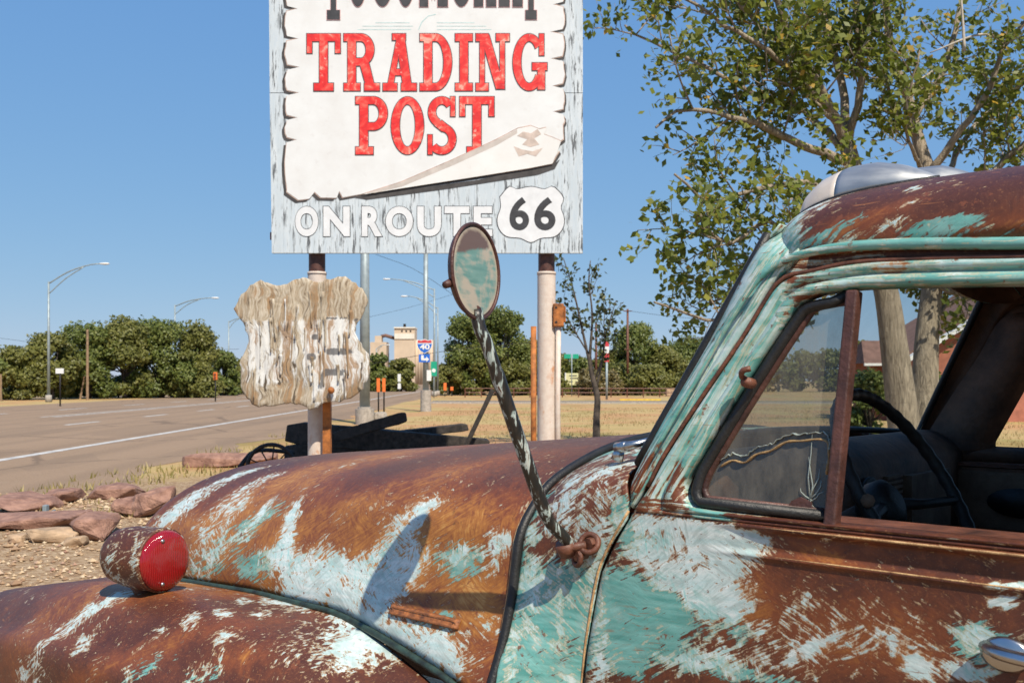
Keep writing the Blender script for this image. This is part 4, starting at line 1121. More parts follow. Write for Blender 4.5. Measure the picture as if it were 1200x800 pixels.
# raised script, worn to stubs: strokes of varying height
def stroke_word(word, t0, tw, z0, hgt, parent, mat):
    fc = bpy.data.curves.new('txt', 'FONT'); fc.body = word; fc.size = 1; fc.extrude = .02
    to = bpy.data.objects.new('txt', fc); C.objects.link(to)
    dg = bpy.context.evaluated_depsgraph_get(); me = bpy.data.meshes.new_from_object(to.evaluated_get(dg))
    bpy.data.objects.remove(to); bpy.data.curves.remove(fc)
    co = np.array([v.co[:] for v in me.vertices]); mn, mx = co.min(0), co.max(0)
    for v in me.vertices:
        u = (v.co.x - mn[0]) / (mx[0] - mn[0]); q = (v.co.y - mn[1]) / (mx[1] - mn[1])
        t = t0 - tw * u; z = z0 + hgt * q
        v.co = P(t, hood_w(t, z) - .0045 - (.0025 if v.co.z > 0 else 0), z)
    me.materials.clear(); me.materials.append(mat)
    o = bpy.data.objects.new('lettering', me); C.objects.link(o); o.parent = parent
    return o
stroke_word('INTERNATIONAL', .648, .195, 1.1000, .0115, bd, simple('badge_letter', (.62,.46,.26), .6, 0, .3, 90, .2))
for t_ in (.655, .441):
    m = MB(); m.lathe([(.001,0),(.005,0),(.005,.003),(.001,.004)], 8, lambda x, y, h, t_=t_: P(t_ + x, hood_w(t_, 1.106) - .006 - h, 1.106 + y)); m.build('rivet', M['iron'], bd)

# --- interior
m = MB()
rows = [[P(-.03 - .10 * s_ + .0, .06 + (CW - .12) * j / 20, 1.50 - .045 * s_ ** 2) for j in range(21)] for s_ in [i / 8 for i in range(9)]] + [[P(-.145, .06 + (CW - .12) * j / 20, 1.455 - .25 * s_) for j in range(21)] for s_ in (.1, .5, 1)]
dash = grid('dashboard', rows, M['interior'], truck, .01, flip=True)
for i_ in range(6):
    m = MB(); m.lathe([(.001,0),(.011,0),(.013,.012),(.009,.018),(.001,.02)], 12, lambda x, y, h, i_=i_: P(-.148 - h, .60 + i_ * .065 + x, 1.275 + y)); m.build('dash_knob', M['blackplastic'], truck, True)
for i_ in range(7):
    m = MB(); m.box((-.158, -1.02, 1.315 + i_ * .014), (-.147, -.92, 1.322 + i_ * .014)); m.build('speaker_slat', M['liner'], truck)
for w_ in (.46, .80):
    m = MB(); m.lathe([(.001,.0),(.052,.0),(.055,.012),(.048,.014),(.001,.010)], 20, lambda x, y, h, w_=w_: P(-.150 - h, w_ + x, 1.36 + y)); m.build('gauge', M['blackplastic'], truck, True)
m = MB(); m.box((-.17, -1.35, 1.24), (-.145, -1.05, 1.40)); m.build('glovebox_lid', M['liner'], truck)
swh = empty('steering_wheel', (0, 0, 0)); swh.parent = truck
SC, SR, ph = Vector((-.38, .46, 1.42)), .232, R(30)
sp_ = lambda a, r, h=0: P(SC.x + r * math.sin(a) * math.sin(ph) - h * math.cos(ph), SC.y + r * math.cos(a), SC.z + r * math.sin(a) * math.cos(ph) + h * math.sin(ph))
NR = 144
MB().tube([sp_(2 * math.pi * i / NR, SR) for i in range(NR + 1)], [.0135 + .0012 * math.sin(i * 1.7) for i in range(NR + 1)], 10, cap=False).build('rim', M['blackplastic'], swh, True)
m = MB(); m.lathe([(.002,.01),(.03,.012),(.05,.0),(.055,-.03),(.04,-.06),(.03,-.07)], 24, lambda x, y, h: sp_(math.atan2(y, x), math.hypot(x, y), h - .04)); m.build('hub', M['blackplastic'], swh, True)
for a in (R(-10), R(190), R(270)):
    MB().tube([sp_(a, .045, -.05), sp_(a, .13, -.035), sp_(a, SR - .006)], [.014, .011, .010], 8).build('spoke', M['blackplastic'], swh, True)
MB().tube([sp_(0, .0, -.09), sp_(0, 0, -.55)], [.026, .030], 12).build('steering_column', M['interior'], truck, True)
lever = MB(); lever.tube([P(-.32, .44, 1.36), P(-.36, .30, 1.40), P(-.385, .235, 1.418)], [.007, .006, .006], 8); lever.tube([P(-.385, .235, 1.418), P(-.405, .19, 1.43)], [.010, .013], 8); lever.build('column_lever', M['liner'], truck, True)
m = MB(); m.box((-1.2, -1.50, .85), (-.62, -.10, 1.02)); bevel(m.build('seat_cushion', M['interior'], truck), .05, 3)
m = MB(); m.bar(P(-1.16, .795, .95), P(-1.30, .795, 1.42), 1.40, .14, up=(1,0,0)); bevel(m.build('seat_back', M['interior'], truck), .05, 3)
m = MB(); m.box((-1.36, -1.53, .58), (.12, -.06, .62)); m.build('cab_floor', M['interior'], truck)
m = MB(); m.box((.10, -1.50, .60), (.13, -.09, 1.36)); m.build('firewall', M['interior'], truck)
# right side inner trim seen through the cab
for (t_, z_, rt, rz_) in ((-.32, 1.30, .085, .04), (-.62, 1.30, .10, .045)):
    m = MB(); m.lathe([(.001,0),(1,0),(1.06,.01),(.001,.012)], 24, lambda x, y, h, t_=t_, z_=z_, rt=rt, rz_=rz_: P(t_ + x * rt, CW - .100 - .005 - h, z_ + y * rz_)); m.build('access_hole', M['blackplastic'], door2, True)
m = MB(); m.box((-1.05, -CW + .096, 1.22), (-.08, -CW + .103, 1.385)); m.build('trim_panel', M['liner'], door2)
ri = [(a + .03, b + .0) for a, b in OU_]; rj = [(min(a, -.235 - .55 * max(0, b - 1.47)) , max(1.452, min(b, 1.775))) for a, b in IN_]
grid('window_trim', [[P(a, CW - wz(b) - .035, b) for a, b in ri], [P((a*.3 + c_*.7), CW - wz(b) - .062, b * .3 + e_ * .7) for (a, b), (c_, e_) in zip(ri, rj)], [P(a, CW - wz(b) - .04, b) for a, b in rj]], M['interior'], door2, .006, closed=True)
MB().tube([P(a, CW - wz(b) - .045, b) for a, b in rj[4:100]], .012, 8).build('window_seal', M['rubber'], door2, True)
# stray cab wiring and a loose bar
MB().tube(cr([P(-.16, .30, 1.30), P(-.2, .36, 1.22), P(-.24, .34, 1.34), P(-.18, .25, 1.40)], 24), .006, 6).build('loose_wire', M['rubber'], truck, True)
MB().tube([P(-.68, .36, 1.20), P(-.655, .35, 1.42)], [.012, .004], 6).build('brake_lever', M['chrome'], truck, True)

# --- chassis, wheels, load bed behind the cab
def wheel(t, w, flipped):
    wl = empty('wheel', (t, -w, .38)); wl.parent = truck
    s_ = 1 if not flipped else -1
    f = lambda x, y, h: Vector((x, s_ * h, y))
    m = MB(); m.lathe([(.20,-.08),(.27,-.095),(.34,-.09),(.375,-.07),(.38,0),(.375,.07),(.34,.09),(.27,.095),(.20,.08)], 40, f); m.build('tyre', M['rubber'], wl, True)
    m = MB(); m.lathe([(.02,.05),(.09,.06),(.12,.03),(.19,.04),(.21,.085),(.20,.09)], 32, f); m.build('rim', M['rust'], wl, True)
for t_ in (1.42, -2.0):
    wheel(t_, -.12, False); wheel(t_, CW + .12, True)
m = MB(); m.box((-2.9, -1.25, .48), (2.0, -1.10, .60)); m.box((-2.9, -.49, .48), (2.0, -.34, .60)); m.build('chassis_rails', M['darkrust'], truck)
m = MB(); m.box((-2.9, -1.52, .66), (-1.45, -.07, .70)); m.build('bed_floor', M['darkrust'], truck)
for nm, a, b in (('bed_side', (-2.9, -.07, .62), (-1.45, -.03, 1.18)), ('bed_side', (-2.9, -1.56, .62), (-1.45, -1.52, 1.18)), ('bed_front', (-1.45, -1.55, .62), (-1.41, -.04, 1.18)), ('tailgate', (-2.94, -1.55, .62), (-2.9, -.04, 1.18))):
    m = MB(); m.box(a, b); bevel(paint(m.build(nm, M['paint'], truck), (.3, .5, .3)), .012)

# paint masks
def hood_fn(co, ch):
    z = co[:, 2]; t = co[:, 0]
    ch['orange'][:] = .10 + .52 * np.clip((1.542 - .088 * t - z - .05) / .16, 0, 1)
def flat_fn(w_, t_, o_):
    def f(co, ch): ch['white'][:] = w_; ch['teal'][:] = t_; ch['orange'][:] = o_
    return f
paint(hood, fn=hood_fn)
paint(fend, (.08, .04, .16)); paint(fendr, (.2, .2, .2))
paint(cowl, (.30, .62, .25))
paint(door_panel, (.10, .10, .22)); 
def ring_fn(co, ch):
    low = np.clip((1.428 - co[:, 2]) / .012, 0, 1) * np.clip((-.20 - co[:, 0]) / .06, 0, 1)
    ch['white'][:] = .42 * (1 - low) + .10 * low; ch['teal'][:] = .88 * (1 - low) + .03 * low; ch['orange'][:] = .35 * (1 - low) + .15 * low
paint(door_ring, fn=ring_fn)
paint(panel2, (.2, .4, .3)); paint(ring2, (.3, .6, .3))
def pil_fn(co, ch): ch['white'][:] = .46; ch['teal'][:] = .97; ch['orange'][:] = .3
paint(pl1[0], fn=pil_fn); paint(pl2[0], fn=pil_fn)
def drip_fn(co, ch):
    ch['white'][:] = .30; ch['teal'][:] = .97; ch['orange'][:] = .4
for q in (pl1, pl2):
    paint(q[1], fn=drip_fn); paint(q[2], (.15, .25, .1)); paint(q[3], (.3, .5, .3))
def roof_fn(co, ch):
    z = co[:, 2]
    lo = np.clip((1.945 - z) / .06, 0, 1)
    ch['orange'][:] = .06 + .45 * lo; ch['teal'][:] = .05 + .38 * lo; ch['white'][:] = .05 + .10 * lo
paint(roof, fn=roof_fn)
paint(lh, (.30, .02, .10), blobs=False)

# ================================================================= THE SIGN
SY = 11.6
K = SY / 1167.0
def sp2(px, py):                                              # sign-face coordinates, local x / z
    return ((px - 500) * K, CAM_H - (py - 446) * K)
sign = empty('trading_post_sign', ((500 - 600) * K, SY, 0), 'tall weathered blue-white board sign with red slab lettering on two posts', 'sign')
TOP = -118
def face_y(layer): return -.004 * layer
def prism(name, pts, y0, y1, mat, parent):
    """flat painted or cut shape: outline in sign coordinates, front at y0"""
    n = len(pts)
    v = [(x, y0, z) for x, z in pts] + [(x, y1, z) for x, z in pts]
    f = [tuple(range(n)), tuple(range(2 * n - 1, n - 1, -1))] + [(i, n + i, n + (i + 1) % n, (i + 1) % n) for i in range(n)]
    o = mesh(name, v, f, mat, parent, False)
    bm = bmesh.new(); bm.from_mesh(o.data); bmesh.ops.recalc_face_normals(bm, faces=bm.faces); bmesh.ops.triangulate(bm, faces=[q for q in bm.faces if len(q.verts) > 4]); bm.to_mesh(o.data); bm.free()
    return o
for y0, y1, xl in ((TOP, 108.6, (314.5, 316)), (109.4, 296.5, (316, 318.5))):
    prism('panel', [sp2(xl[0], y0), sp2(683, y0), sp2(683, y1), sp2(xl[1], y1)], 0, .06, M['board'], sign)
def ragged(x, y0, y1, out, notches, rng_):
    """one torn parchment edge from y0 to y1 with notches pointing inwards"""
    pts = []; y = y0; s_ = 1 if y1 > y0 else -1
    ns = sorted(notches, reverse=s_ < 0)
    for ny in ns + [y1]:
        n = 5
        a = y
        for i in range(n + 1):
            q = a + (ny - s_ * 3 - a) * i / n
            pts.append((x + out * (2.2 * math.sin(math.pi * i / n) + rng_.uniform(-.5, .7)), q))
        if ny != y1: pts.append((x - out * rng_.uniform(11, 15), ny)); y = ny + s_ * 3
    return pts
r2 = random.Random(5)
lft = ragged(336, 222, TOP + 22, -1, [165, 139, 110, 80, 45, 10, -30, -62], r2)
rgt = ragged(660, TOP + 18, 150, 1, [-66, -30, 5, 37, 70, 102, 132], r2)
par = [(335.6, 226), (349, 235.5), (362, 234), (368, 226), (375, 232.5), (394, 233), (397, 225), (401, 232.5), (431, 227), (622, 198), (647, 193), (656, 178), (650, 172), (661, 164)]
outline = lft + rgt + par[::-1]
prism('painted_shadow', [sp2(x - (3 if x < 500 else -1.5), y + 2.5) for x, y in outline], face_y(1), -.0005, M['sblack'], sign)
prism('painted_shadow', [sp2(*p) for p in [(412, 231), (560, 211), (650, 192), (656, 187), (650, 198), (630, 205), (520, 222), (430, 234)]], face_y(1.4), -.0005, M['sblack'], sign)
par_e = prism('parchment_edge', [sp2(x, y) for x, y in outline], face_y(2), face_y(1) - .0003, M['fold'], sign)
cx_, cy_ = 500, 60
prism('parchment', [sp2(x + (.9 if x < 500 else -.9), y + (.9 if y < 60 else -.9)) for x, y in outline], face_y(3), face_y(2) - .0003, M['parch'], sign)
roll = [(424, 228.5), (470, 214), (530, 188), (580, 165), (607, 151), (622, 148), (632, 152), (640, 150), (637, 158), (648, 162), (657, 166), (652, 180), (647, 192), (622, 197), (560, 207), (470, 221)]
prism('parchment_roll_edge', [sp2(x, y - .8) for x, y in roll], face_y(5.9), face_y(3) - .0003, M['fold'], sign)
prism('parchment_roll', [sp2(x + .3, y + .3) for x, y in roll], face_y(6.4), face_y(5.9) - .0003, M['roll'], sign)
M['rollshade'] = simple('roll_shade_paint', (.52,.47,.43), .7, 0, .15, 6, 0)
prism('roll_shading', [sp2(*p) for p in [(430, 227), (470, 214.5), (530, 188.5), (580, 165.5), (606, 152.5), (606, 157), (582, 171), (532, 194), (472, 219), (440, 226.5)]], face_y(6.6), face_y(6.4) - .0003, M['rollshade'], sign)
for pts in ([(606, 160), (613, 155), (622, 157), (630, 152), (634, 158), (626, 163), (632, 170), (622, 173), (612, 170), (618, 164)], [(602, 172), (612, 176), (624, 178), (636, 174), (628, 184), (618, 181), (608, 184)]):
    prism('torn_curl', [sp2(*p) for p in pts], face_y(6.9), face_y(6.4) - .0003, simple('torn_curl_paint', (.58,.48,.42), .7, 0, .2, 12, 0) if 'torn_curl_paint' not in bpy.data.materials else bpy.data.materials['torn_curl_paint'], sign)

# --- slab lettering
class Glyph:
    def __init__(s): s.st = []
    def rect(s, x0, z0, x1, z1): s.st.append(('poly', [(x0,z0),(x1,z0),(x1,z1),(x0,z1)])); return s
    def poly(s, *p): s.st.append(('poly', list(p))); return s
    def ring(s, cx, cz, rx, rz_, tx, tz, a0, a1): s.st.append(('ring', cx, cz, rx, rz_, tx, tz, a0, a1)); return s
def glyph(ch):
    g_ = Glyph(); S, H = .21, .13
    if ch == 'T': g_.rect(0,.87,.86,1).rect(0,.66,.13,.9).rect(.73,.66,.86,.9).rect(.43-S/2,.05,.43+S/2,.95).rect(.18,0,.68,H); w = .86
    elif ch == 'I': g_.rect(.17-S/2+.05,.05,.17+S/2+.05,.95).rect(0,0,.44,H).rect(0,.87,.44,1); w = .44
    elif ch == 'P': g_.rect(.1,.05,.1+S,.95).rect(0,0,.44,H).rect(0,.87,.45,1).rect(.25,.42,.45,.42+H).ring(.44,.71,.36,.29,S,H,-90,90); w = .80
    elif ch == 'R': g_.rect(.1,.05,.1+S,.95).rect(0,0,.42,H).rect(0,.87,.45,1).rect(.25,.44,.45,.44+H).ring(.44,.72,.34,.28,S,H,-90,90).poly((.42,.46),(.64,.50),(.80,.06),(.58,.06)).rect(.53,0,.92,H); w = .92
    elif ch == 'A': g_.poly((.10,.05),(.25,.05),(.49,.95),(.36,.95)).poly((.52,.05),(.74,.05),(.55,.95),(.33,.95)).rect(.2,.27,.65,.38).rect(0,0,.36,H).rect(.47,0,.86,H).rect(.24,.89,.58,1); w = .86
    elif ch == 'D': g_.rect(.1,.05,.1+S,.95).rect(0,0,.42,H).rect(0,.87,.42,1).ring(.40,.5,.42,.5,S,H,-90,90); w = .82
    elif ch == 'N': g_.rect(.1,.05,.22,.95).rect(.62,.05,.74,.95).poly((.12,.98),(.34,.98),(.74,.03),(.52,.03)).rect(0,0,.32,H).rect(0,.87,.32,1).rect(.52,.87,.86,1); w = .86
    elif ch == 'O': g_.ring(.41,.5,.41,.5,S,H,0,360); w = .82
    elif ch == 'C': g_.ring(.42,.5,.42,.5,S,H,42,318).rect(.66,.62,.78,1.0); w = .80
    elif ch == 'G': g_.ring(.42,.5,.42,.5,S,H,40,325).rect(.68,.62,.80,1.0).rect(.50,.36,.88,.36+H).rect(.64,.02,.82,.40); w = .88
    elif ch == 'S': g_.ring(.36,.735,.34,.265,S*.9,H,35,255).ring(.36,.265,.36,.265,S*.9,H,-145,85).poly((.18,.50),(.36,.59),(.54,.49),(.36,.40)).rect(.58,.66,.69,1).rect(.01,0,.12,.34); w = .72
    elif ch == 'U': g_.rect(.08,.40,.08+S,.95).rect(.62,.40,.74,.95).ring(.41,.42,.33,.42,S*.8,H,180,360).rect(0,.87,.38,1).rect(.52,.87,.84,1); w = .84
    elif ch == 'M': g_.rect(.1,.05,.22,.95).rect(.80,.05,1.0,.95).poly((.12,.98),(.32,.98),(.60,.25),(.48,.12)).poly((.80,.98),(.98,.98),(.60,.12),(.46,.25)).rect(0,0,.34,H).rect(.70,0,1.1,H).rect(0,.87,.26,1).rect(.84,.87,1.1,1); w = 1.1
    return g_, w
def letter_mesh(ch, x0, zb, sx, sz, e, ybase, parent, mat, name):
    g_, w = glyph(ch); v = []; f = []
    for i, st in enumerate(g_.st):
        y = ybase - .0004 * i
        loops = []
        if st[0] == 'poly':
            p = [(x0 + a * sx, zb + b * sz) for a, b in st[1]]
            if e:
                q = []
                for j in range(len(p)):
                    a, b, c_ = Vector(p[j-1]), Vector(p[j]), Vector(p[(j+1) % len(p)])
                    d1 = (b - a).normalized(); d2 = (c_ - b).normalized(); n1 = Vector((d1.y, -d1.x)); n2 = Vector((d2.y, -d2.x))
                    area = sum(p[k][0]*p[(k+1) % len(p)][1] - p[(k+1) % len(p)][0]*p[k][1] for k in range(len(p)))
                    s_ = 1 if area > 0 else -1
                    bis = (n1 + n2).normalized(); q.append(tuple(b + bis * s_ * e / max(.35, bis.dot(n1))))
                p = q
            loops = [p]
        else:
            _, cx, cz, rx, rz_, tx, tz, a0, a1 = st
            n = 30; o_, i_ = [], []
            for k in range(n + 1):
                a = R(a0 + (a1 - a0) * k / n)
                o_.append((x0 + (cx + rx * math.cos(a)) * sx + e * math.cos(a), zb + (cz + rz_ * math.sin(a)) * sz + e * math.sin(a)))
                i_.append((x0 + (cx + (rx - tx) * math.cos(a)) * sx - e * math.cos(a), zb + (cz + (rz_ - tz) * math.sin(a)) * sz - e * math.sin(a)))
            loops = [[o_[k], o_[k+1], i_[k+1], i_[k]] for k in range(n)]
        for L_ in loops:
            n0 = len(v); m_ = len(L_)
            v += [(a, y, b) for a, b in L_] + [(a, ybase + .0015, b) for a, b in L_]
            f.append(tuple(n0 + k for k in range(m_))); 
            for k in range(m_): f.append((n0 + k, n0 + m_ + k, n0 + m_ + (k+1) % m_, n0 + (k+1) % m_))
    return mesh(name, v, f, mat, parent, False)
def word(txt, px0, px1, ptop, pbot, mat, gap=.09, name='letter', outl='soutline', e=.009, widths=None, drop=None):
    ws_ = [glyph(c_)[1] for c_ in txt]; tot = sum(ws_) + gap * (len(txt) - 1)
    x, z1 = sp2(px0, ptop); x1, z0 = sp2(px1, pbot)
    sx = (x1 - x) / tot; sz = z1 - z0
    for i, (c_, w) in enumerate(zip(txt, ws_)):
        dz = 0
        if drop and i in (0, len(txt) - 1): dz = drop
        o = letter_mesh(c_, x, z0 - dz, sx, sz + dz, 0, face_y(4.9), sign, mat, name)
        letter_mesh(c_, x, z0 - dz, sx, sz + dz, e, face_y(4.2), o, M[outl], 'outline')
        x += (w + gap) * sx
word('TRADING', 360, 641, 40.5, 107, M['red'])
word('POST', 417, 579, 114, 181.5, M['red'])
M['pinkline'] = simple('pink_outline_paint', (.72,.42,.42), .7, 0, .2, 8, 0)
word('TUCUMCARI', 378, 629, -62, 9, M['sgrey'], gap=.10, outl='pinkline', e=.006, drop=15 * K)
for i, (a, b) in enumerate(((440, 480), (425, 484), (419, 482))): prism('pencil_line', [sp2(a, 27 + i*4), sp2(b, 27 + i*4), sp2(b, 27.8 + i*4), sp2(a, 27.8 + i*4)], face_y(3.3), face_y(3) - .0003, M['steal'], sign)
for i, (a, b) in enumerate(((512, 556), (512, 570), (512, 576))): prism('pencil_line', [sp2(a, 27 + i*4), sp2(b, 27 + i*4), sp2(b, 27.8 + i*4), sp2(a, 27.8 + i*4)], face_y(3.3), face_y(3) - .0003, M['steal'], sign)
for pts in ([(490, 36), (494, 26), (502, 19), (511, 17), (511, 18), (502, 20), (495, 27), (491, 36)],): prism('pencil_line', [sp2(*p) for p in pts], face_y(3.3), face_y(3) - .0003, M['steal'], sign)

# --- plain lettering with the built-in font
def text_mesh(txt, name, parent, mat, origin, size_xy, offset=0.0, depth=.002, ybase=0.0, spacing=1.0, bold=0.0):
    """lettering fitted to a box (x0,z0) + (w,h), front facing -y; outline grown by offset"""
    def mk(off):
        fc = bpy.data.curves.new('txt', 'FONT'); fc.body = txt; fc.size = 1; fc.space_character = spacing; fc.offset = off; fc.fill_mode = 'BOTH'; fc.resolution_u = 6; fc.extrude = .5
        to = bpy.data.objects.new('txt', fc); C.objects.link(to)
        dg = bpy.context.evaluated_depsgraph_get(); me = bpy.data.meshes.new_from_object(to.evaluated_get(dg))
        bpy.data.objects.remove(to); bpy.data.curves.remove(fc)
        return me
    ref = mk(bold); co = np.array([v.co[:] for v in ref.vertices]); mn, mx = co.min(0), co.max(0); bpy.data.meshes.remove(ref)
    sx = size_xy[0] / (mx[0] - mn[0]); sz = size_xy[1] / (mx[1] - mn[1])
    me = mk(bold + offset)
    for v in me.vertices:
        v.co = (origin[0] + (v.co.x - mn[0]) * sx, ybase - (depth if v.co.z > 0 else 0), origin[1] + (v.co.y - mn[1]) * sz)
    me.materials.clear(); me.materials.append(mat)
    o = bpy.data.objects.new(name, me); C.objects.link(o); o.parent = parent
    return o
def plain_word(txt, boxes, mat, e=.016, bold=.045):
    for c_, (x0, x1) in zip(txt, boxes):
        a = sp2(x0, 277); b = sp2(x1, 242)
        o = text_mesh(c_, 'letter', sign, mat, a, (b[0]-a[0], b[1]-a[1]), 0, .0016, face_y(1.1), bold=bold)
        text_mesh(c_, 'outline', o, M['sgrey'], a, (b[0]-a[0], b[1]-a[1]), e, .0016, face_y(.4), bold=bold)
plain_word('ONROUTE', [(346,373),(379,410),(424,448),(452,484),(489,517),(521,550),(555,577)], M['swhite'])
shp = [(586,231),(597,219),(606,222),(622,219),(638,222),(648,219),(660,232),(657,243),(661,256),(659,268),(650,277),(634,279),(622,284),(610,279),(594,277),(585,268),(583,256),(587,243)]
shp_c = [(v_.x, v_.y) for v_ in cr([(a, b, 0) for a, b in shp + [shp[0]]], 60)][:-1]
prism('route_shield_edge', [sp2(622 + (x - 622) * 1.025, 251 + (y - 251) * 1.03) for x, y in shp_c], face_y(.6), -.0005, M['sgrey'], sign)
prism('route_shield', [sp2(x, y) for x, y in shp_c], face_y(1.4), face_y(.6) - .0003, M['swhite'], sign)
for x0, x1 in ((597, 620), (626, 651)):
    a = sp2(x0, 270); b = sp2(x1, 231)
    text_mesh('6', 'numeral', sign, M['sgrey'], a, (b[0]-a[0], b[1]-a[1]), 0, .0016, face_y(1.6), bold=.028)

# posts
def post(px, name='post'):
    x = (px - 500) * K
    z1 = CAM_H - (318 - 446) * K; zt = CAM_H - (TOP + 6 - 446) * K
    o = MB().tube([(x, .18, 0), (x, .18, z1)], .108, 24).build(name, M['post'], sign, True); sharp(o)
    c_ = MB().tube([(x, .18, z1 - .002), (x, .18, zt)], .097, 24).build('bare_post_top', M['darkrust'], sign, True); sharp(c_)
    MB().tube([(x, .18, z1 - .02), (x, .18, z1 + .012)], .113, 24).build('collar', M['post'], sign, True)
    return o
post(368); post(641)
for z_ in (3.3, 4.6, 6.3):
    m = MB(); m.box((-1.84, .062, z_), (1.80, .075, z_ + .09)); m.build('cross_rail', M['darkrust'], sign)
# things fixed to or standing by the posts
o = empty('conduit_box', at(655, 369, SY) * 1.0, 'orange rusty electrical box with a thin conduit on the right post', 'electrical box')
o.location = (at(655, 369, SY).x, SY + .12, 0)
zb_ = CAM_H - (368 - 446) * K
m = MB(); m.box((-.065, -.07, zb_ - .14), (.06, .07, zb_ + .13)); m.box((.06, -.04, zb_ - .09), (.085, .05, zb_ + .10)); bevel(m.build('box', M['rustorange'], o), .012)
for dz in (-.09, .08): m = MB(); m.tube([(-.03, -.073, zb_ + dz), (-.03, -.067, zb_ + dz)], .014, 8); m.build('screw', M['iron'], o)
MB().tube([(0, 0, zb_ - .13), (-.01, 0, 1.4), (0, 0, 0)], .032, 12).build('conduit', M['post'], o, True)
m = MB(); x = (625 - 600) * K
o = tag(m.tube([(0, 0, 0), (0, 0, CAM_H - (383 - 446) * K)], .034, 10).build('steel_pipe', M['rustorange'], None, True, (x, SY - .12, 0)), 'thin orange-rust steel pipe standing left of the right sign post', 'pipe')
m = MB(); o = tag(m.box((-.045, -.045, 0), (.045, .045, 2.05)).build('steel_stake', M['rustorange'], None, False, ((383 - 600) * K, SY + .02, 0)), 'rusty square steel stake beside the left sign post under the shield', 'stake')

# ================================================================= the splintered shield sign
SHY = 11.36
KS = SHY / 1167.0
shz = lambda py: CAM_H - (py - 446) * KS
shield = empty('shield_sign', ((355 - 600) * KS, SHY, 0), 'splintered bare-wood highway shield with peeling white paint on the left post', 'sign')
sh_out = [(275,362),(285,345),(302,330),(318,334),(334,333),(346,329),(357,326),(372,330),(388,327),(404,325),(418,333),(430,350),(426,368),(416,386),(424,404),(434,424),(430,446),(419,462),(400,470),(382,472),(366,480),(358,476),(340,472),(320,476),(300,474),(287,462),(282,442),(284,420),(293,398),(287,382)]
shl = [(p.x, p.y) for p in cr([(a, b, 0) for a, b in sh_out + [sh_out[0]]], 121)][:-1]
rs_ = random.Random(3)
shl = [(x + rs_.uniform(-1.5, 1.5), y + rs_.uniform(-1.5, 1.5)) for x, y in shl]
cx0, cy0 = 356, 402
NRr = 40
v = []; 
def relief(x, y):
    a = mnoise.noise(Vector((x * .16, y * .018, 1.3))) * .020
    a += mnoise.noise(Vector((x * .5, y * .03, 7.7))) * .010
    a += mnoise.noise(Vector((x * .035, y * .03, 4.2))) * .022
    return a
for i in range(NRr + 1):
    f_ = .01 + .99 * i / NRr
    for x, y in shl:
        px, py = cx0 + (x - cx0) * f_, cy0 + (y - cy0) * f_
        edge = .012 * sstep(.93, 1, f_)
        v.append(((px - 355) * KS, -relief(px, py) - .03 + edge, shz(py)))
nn_ = len(shl); f = []
for i in range(NRr):
    for j in range(nn_): f.append((i*nn_+j, i*nn_+(j+1) % nn_, (i+1)*nn_+(j+1) % nn_, (i+1)*nn_+j))
f.append(tuple(range(nn_))[::-1])
so = mesh('board', v, f, M['shield'], shield, True)
sm = so.modifiers.new('solid', 'SOLIDIFY'); sm.thickness = .03; sm.offset = 0
wh = []; bl = []
for x, y, z in v:
    px = x / KS + 355; py = 446 - (z - CAM_H) / KS
    lw = sstep(366, 380, py) * (1 - .5 * sstep(440, 465, py)); wb_ = lw * (.55 + .35 * math.exp(-((px - 392) / 26) ** 2) + .3 * math.exp(-((px - 305) / 12) ** 2 - ((py - 410) / 26) ** 2))
    wb_ += .25 * math.exp(-((px - 395) / 16) ** 2) * (1 - lw)
    wh.append(wb_)
    b_ = 0
    for (bx, by, sx_, sy_) in ((395, 373, 18, 1.6), (398, 412, 20, 5), (392, 436, 18, 5), (372, 395, 8, 4), (378, 447, 4, 12), (418, 376, 3, 4), (366, 418, 6, 5)):
        b_ = max(b_, math.exp(-(abs((px - bx) / sx_) ** 4 + abs((py - by) / sy_) ** 4)))
    bl.append(b_)
for nm, arr in (('white', wh), ('black', bl)):
    a_ = so.data.attributes.new(nm, 'FLOAT', 'POINT'); a_.data.foreach_set('value', arr)
# peeling veneer strips
for k_ in range(34):
    px = rs_.uniform(284, 428); py = rs_.uniform(330, 440); ln_ = rs_.uniform(18, 60); wd = rs_.uniform(.006, .022)
    if abs(px - 356) > 58 or (py < 345 and abs(px - 356) > 40): continue
    lean = rs_.uniform(-.08, .08); rows_ = []
    lift = rs_.uniform(.006, .035)
    for i in range(9):
        s_ = i / 8; y_ = py + ln_ * s_
        if y_ > 470: break
        yy_ = -relief(px + lean * ln_ * s_, y_) - .05 - lift * abs(2 * s_ - 1) ** 2
        x_ = (px + lean * ln_ * s_ - 355) * KS
        ww_ = wd * (1 - .5 * s_)
        rows_.append([Vector((x_ - ww_, yy_, shz(y_))), Vector((x_, yy_ - .004, shz(y_))), Vector((x_ + ww_, yy_, shz(y_)))])
    if len(rows_) > 3:
        so2 = grid('veneer_strip', rows_, M['shield'], shield, .003)
        for nm, val in (('white', rs_.choice((0, 0, .2, .6))), ('black', 0.0)):
            a_ = so2.data.attributes.new(nm, 'FLOAT', 'POINT'); a_.data.foreach_set('value', [val] * len(so2.data.vertices))
m = MB(); m.lathe([(.001,0),(.04,0),(.035,.02),(.001,.025)], 12, lambda x, y, h: ((390 - 355) * KS + x, -.10 - h, shz(457) + y)); m.build('mounting_bolt', M['rustorange'], shield, True)
m = MB(); m.box((.02, .02, shz(440)), (.16, .27, shz(420))); m.build('mounting_bracket', M['darkrust'], shield)

# ================================================================= roadside things
def base_of(px, py):
    Y = CAM_H * 1167.0 / (py - 446.0)
    return Vector(((px - 600) / 1167.0 * Y, Y, 0)), Y
def hz(py, Y): return CAM_H - (py - 446) / 1167.0 * Y

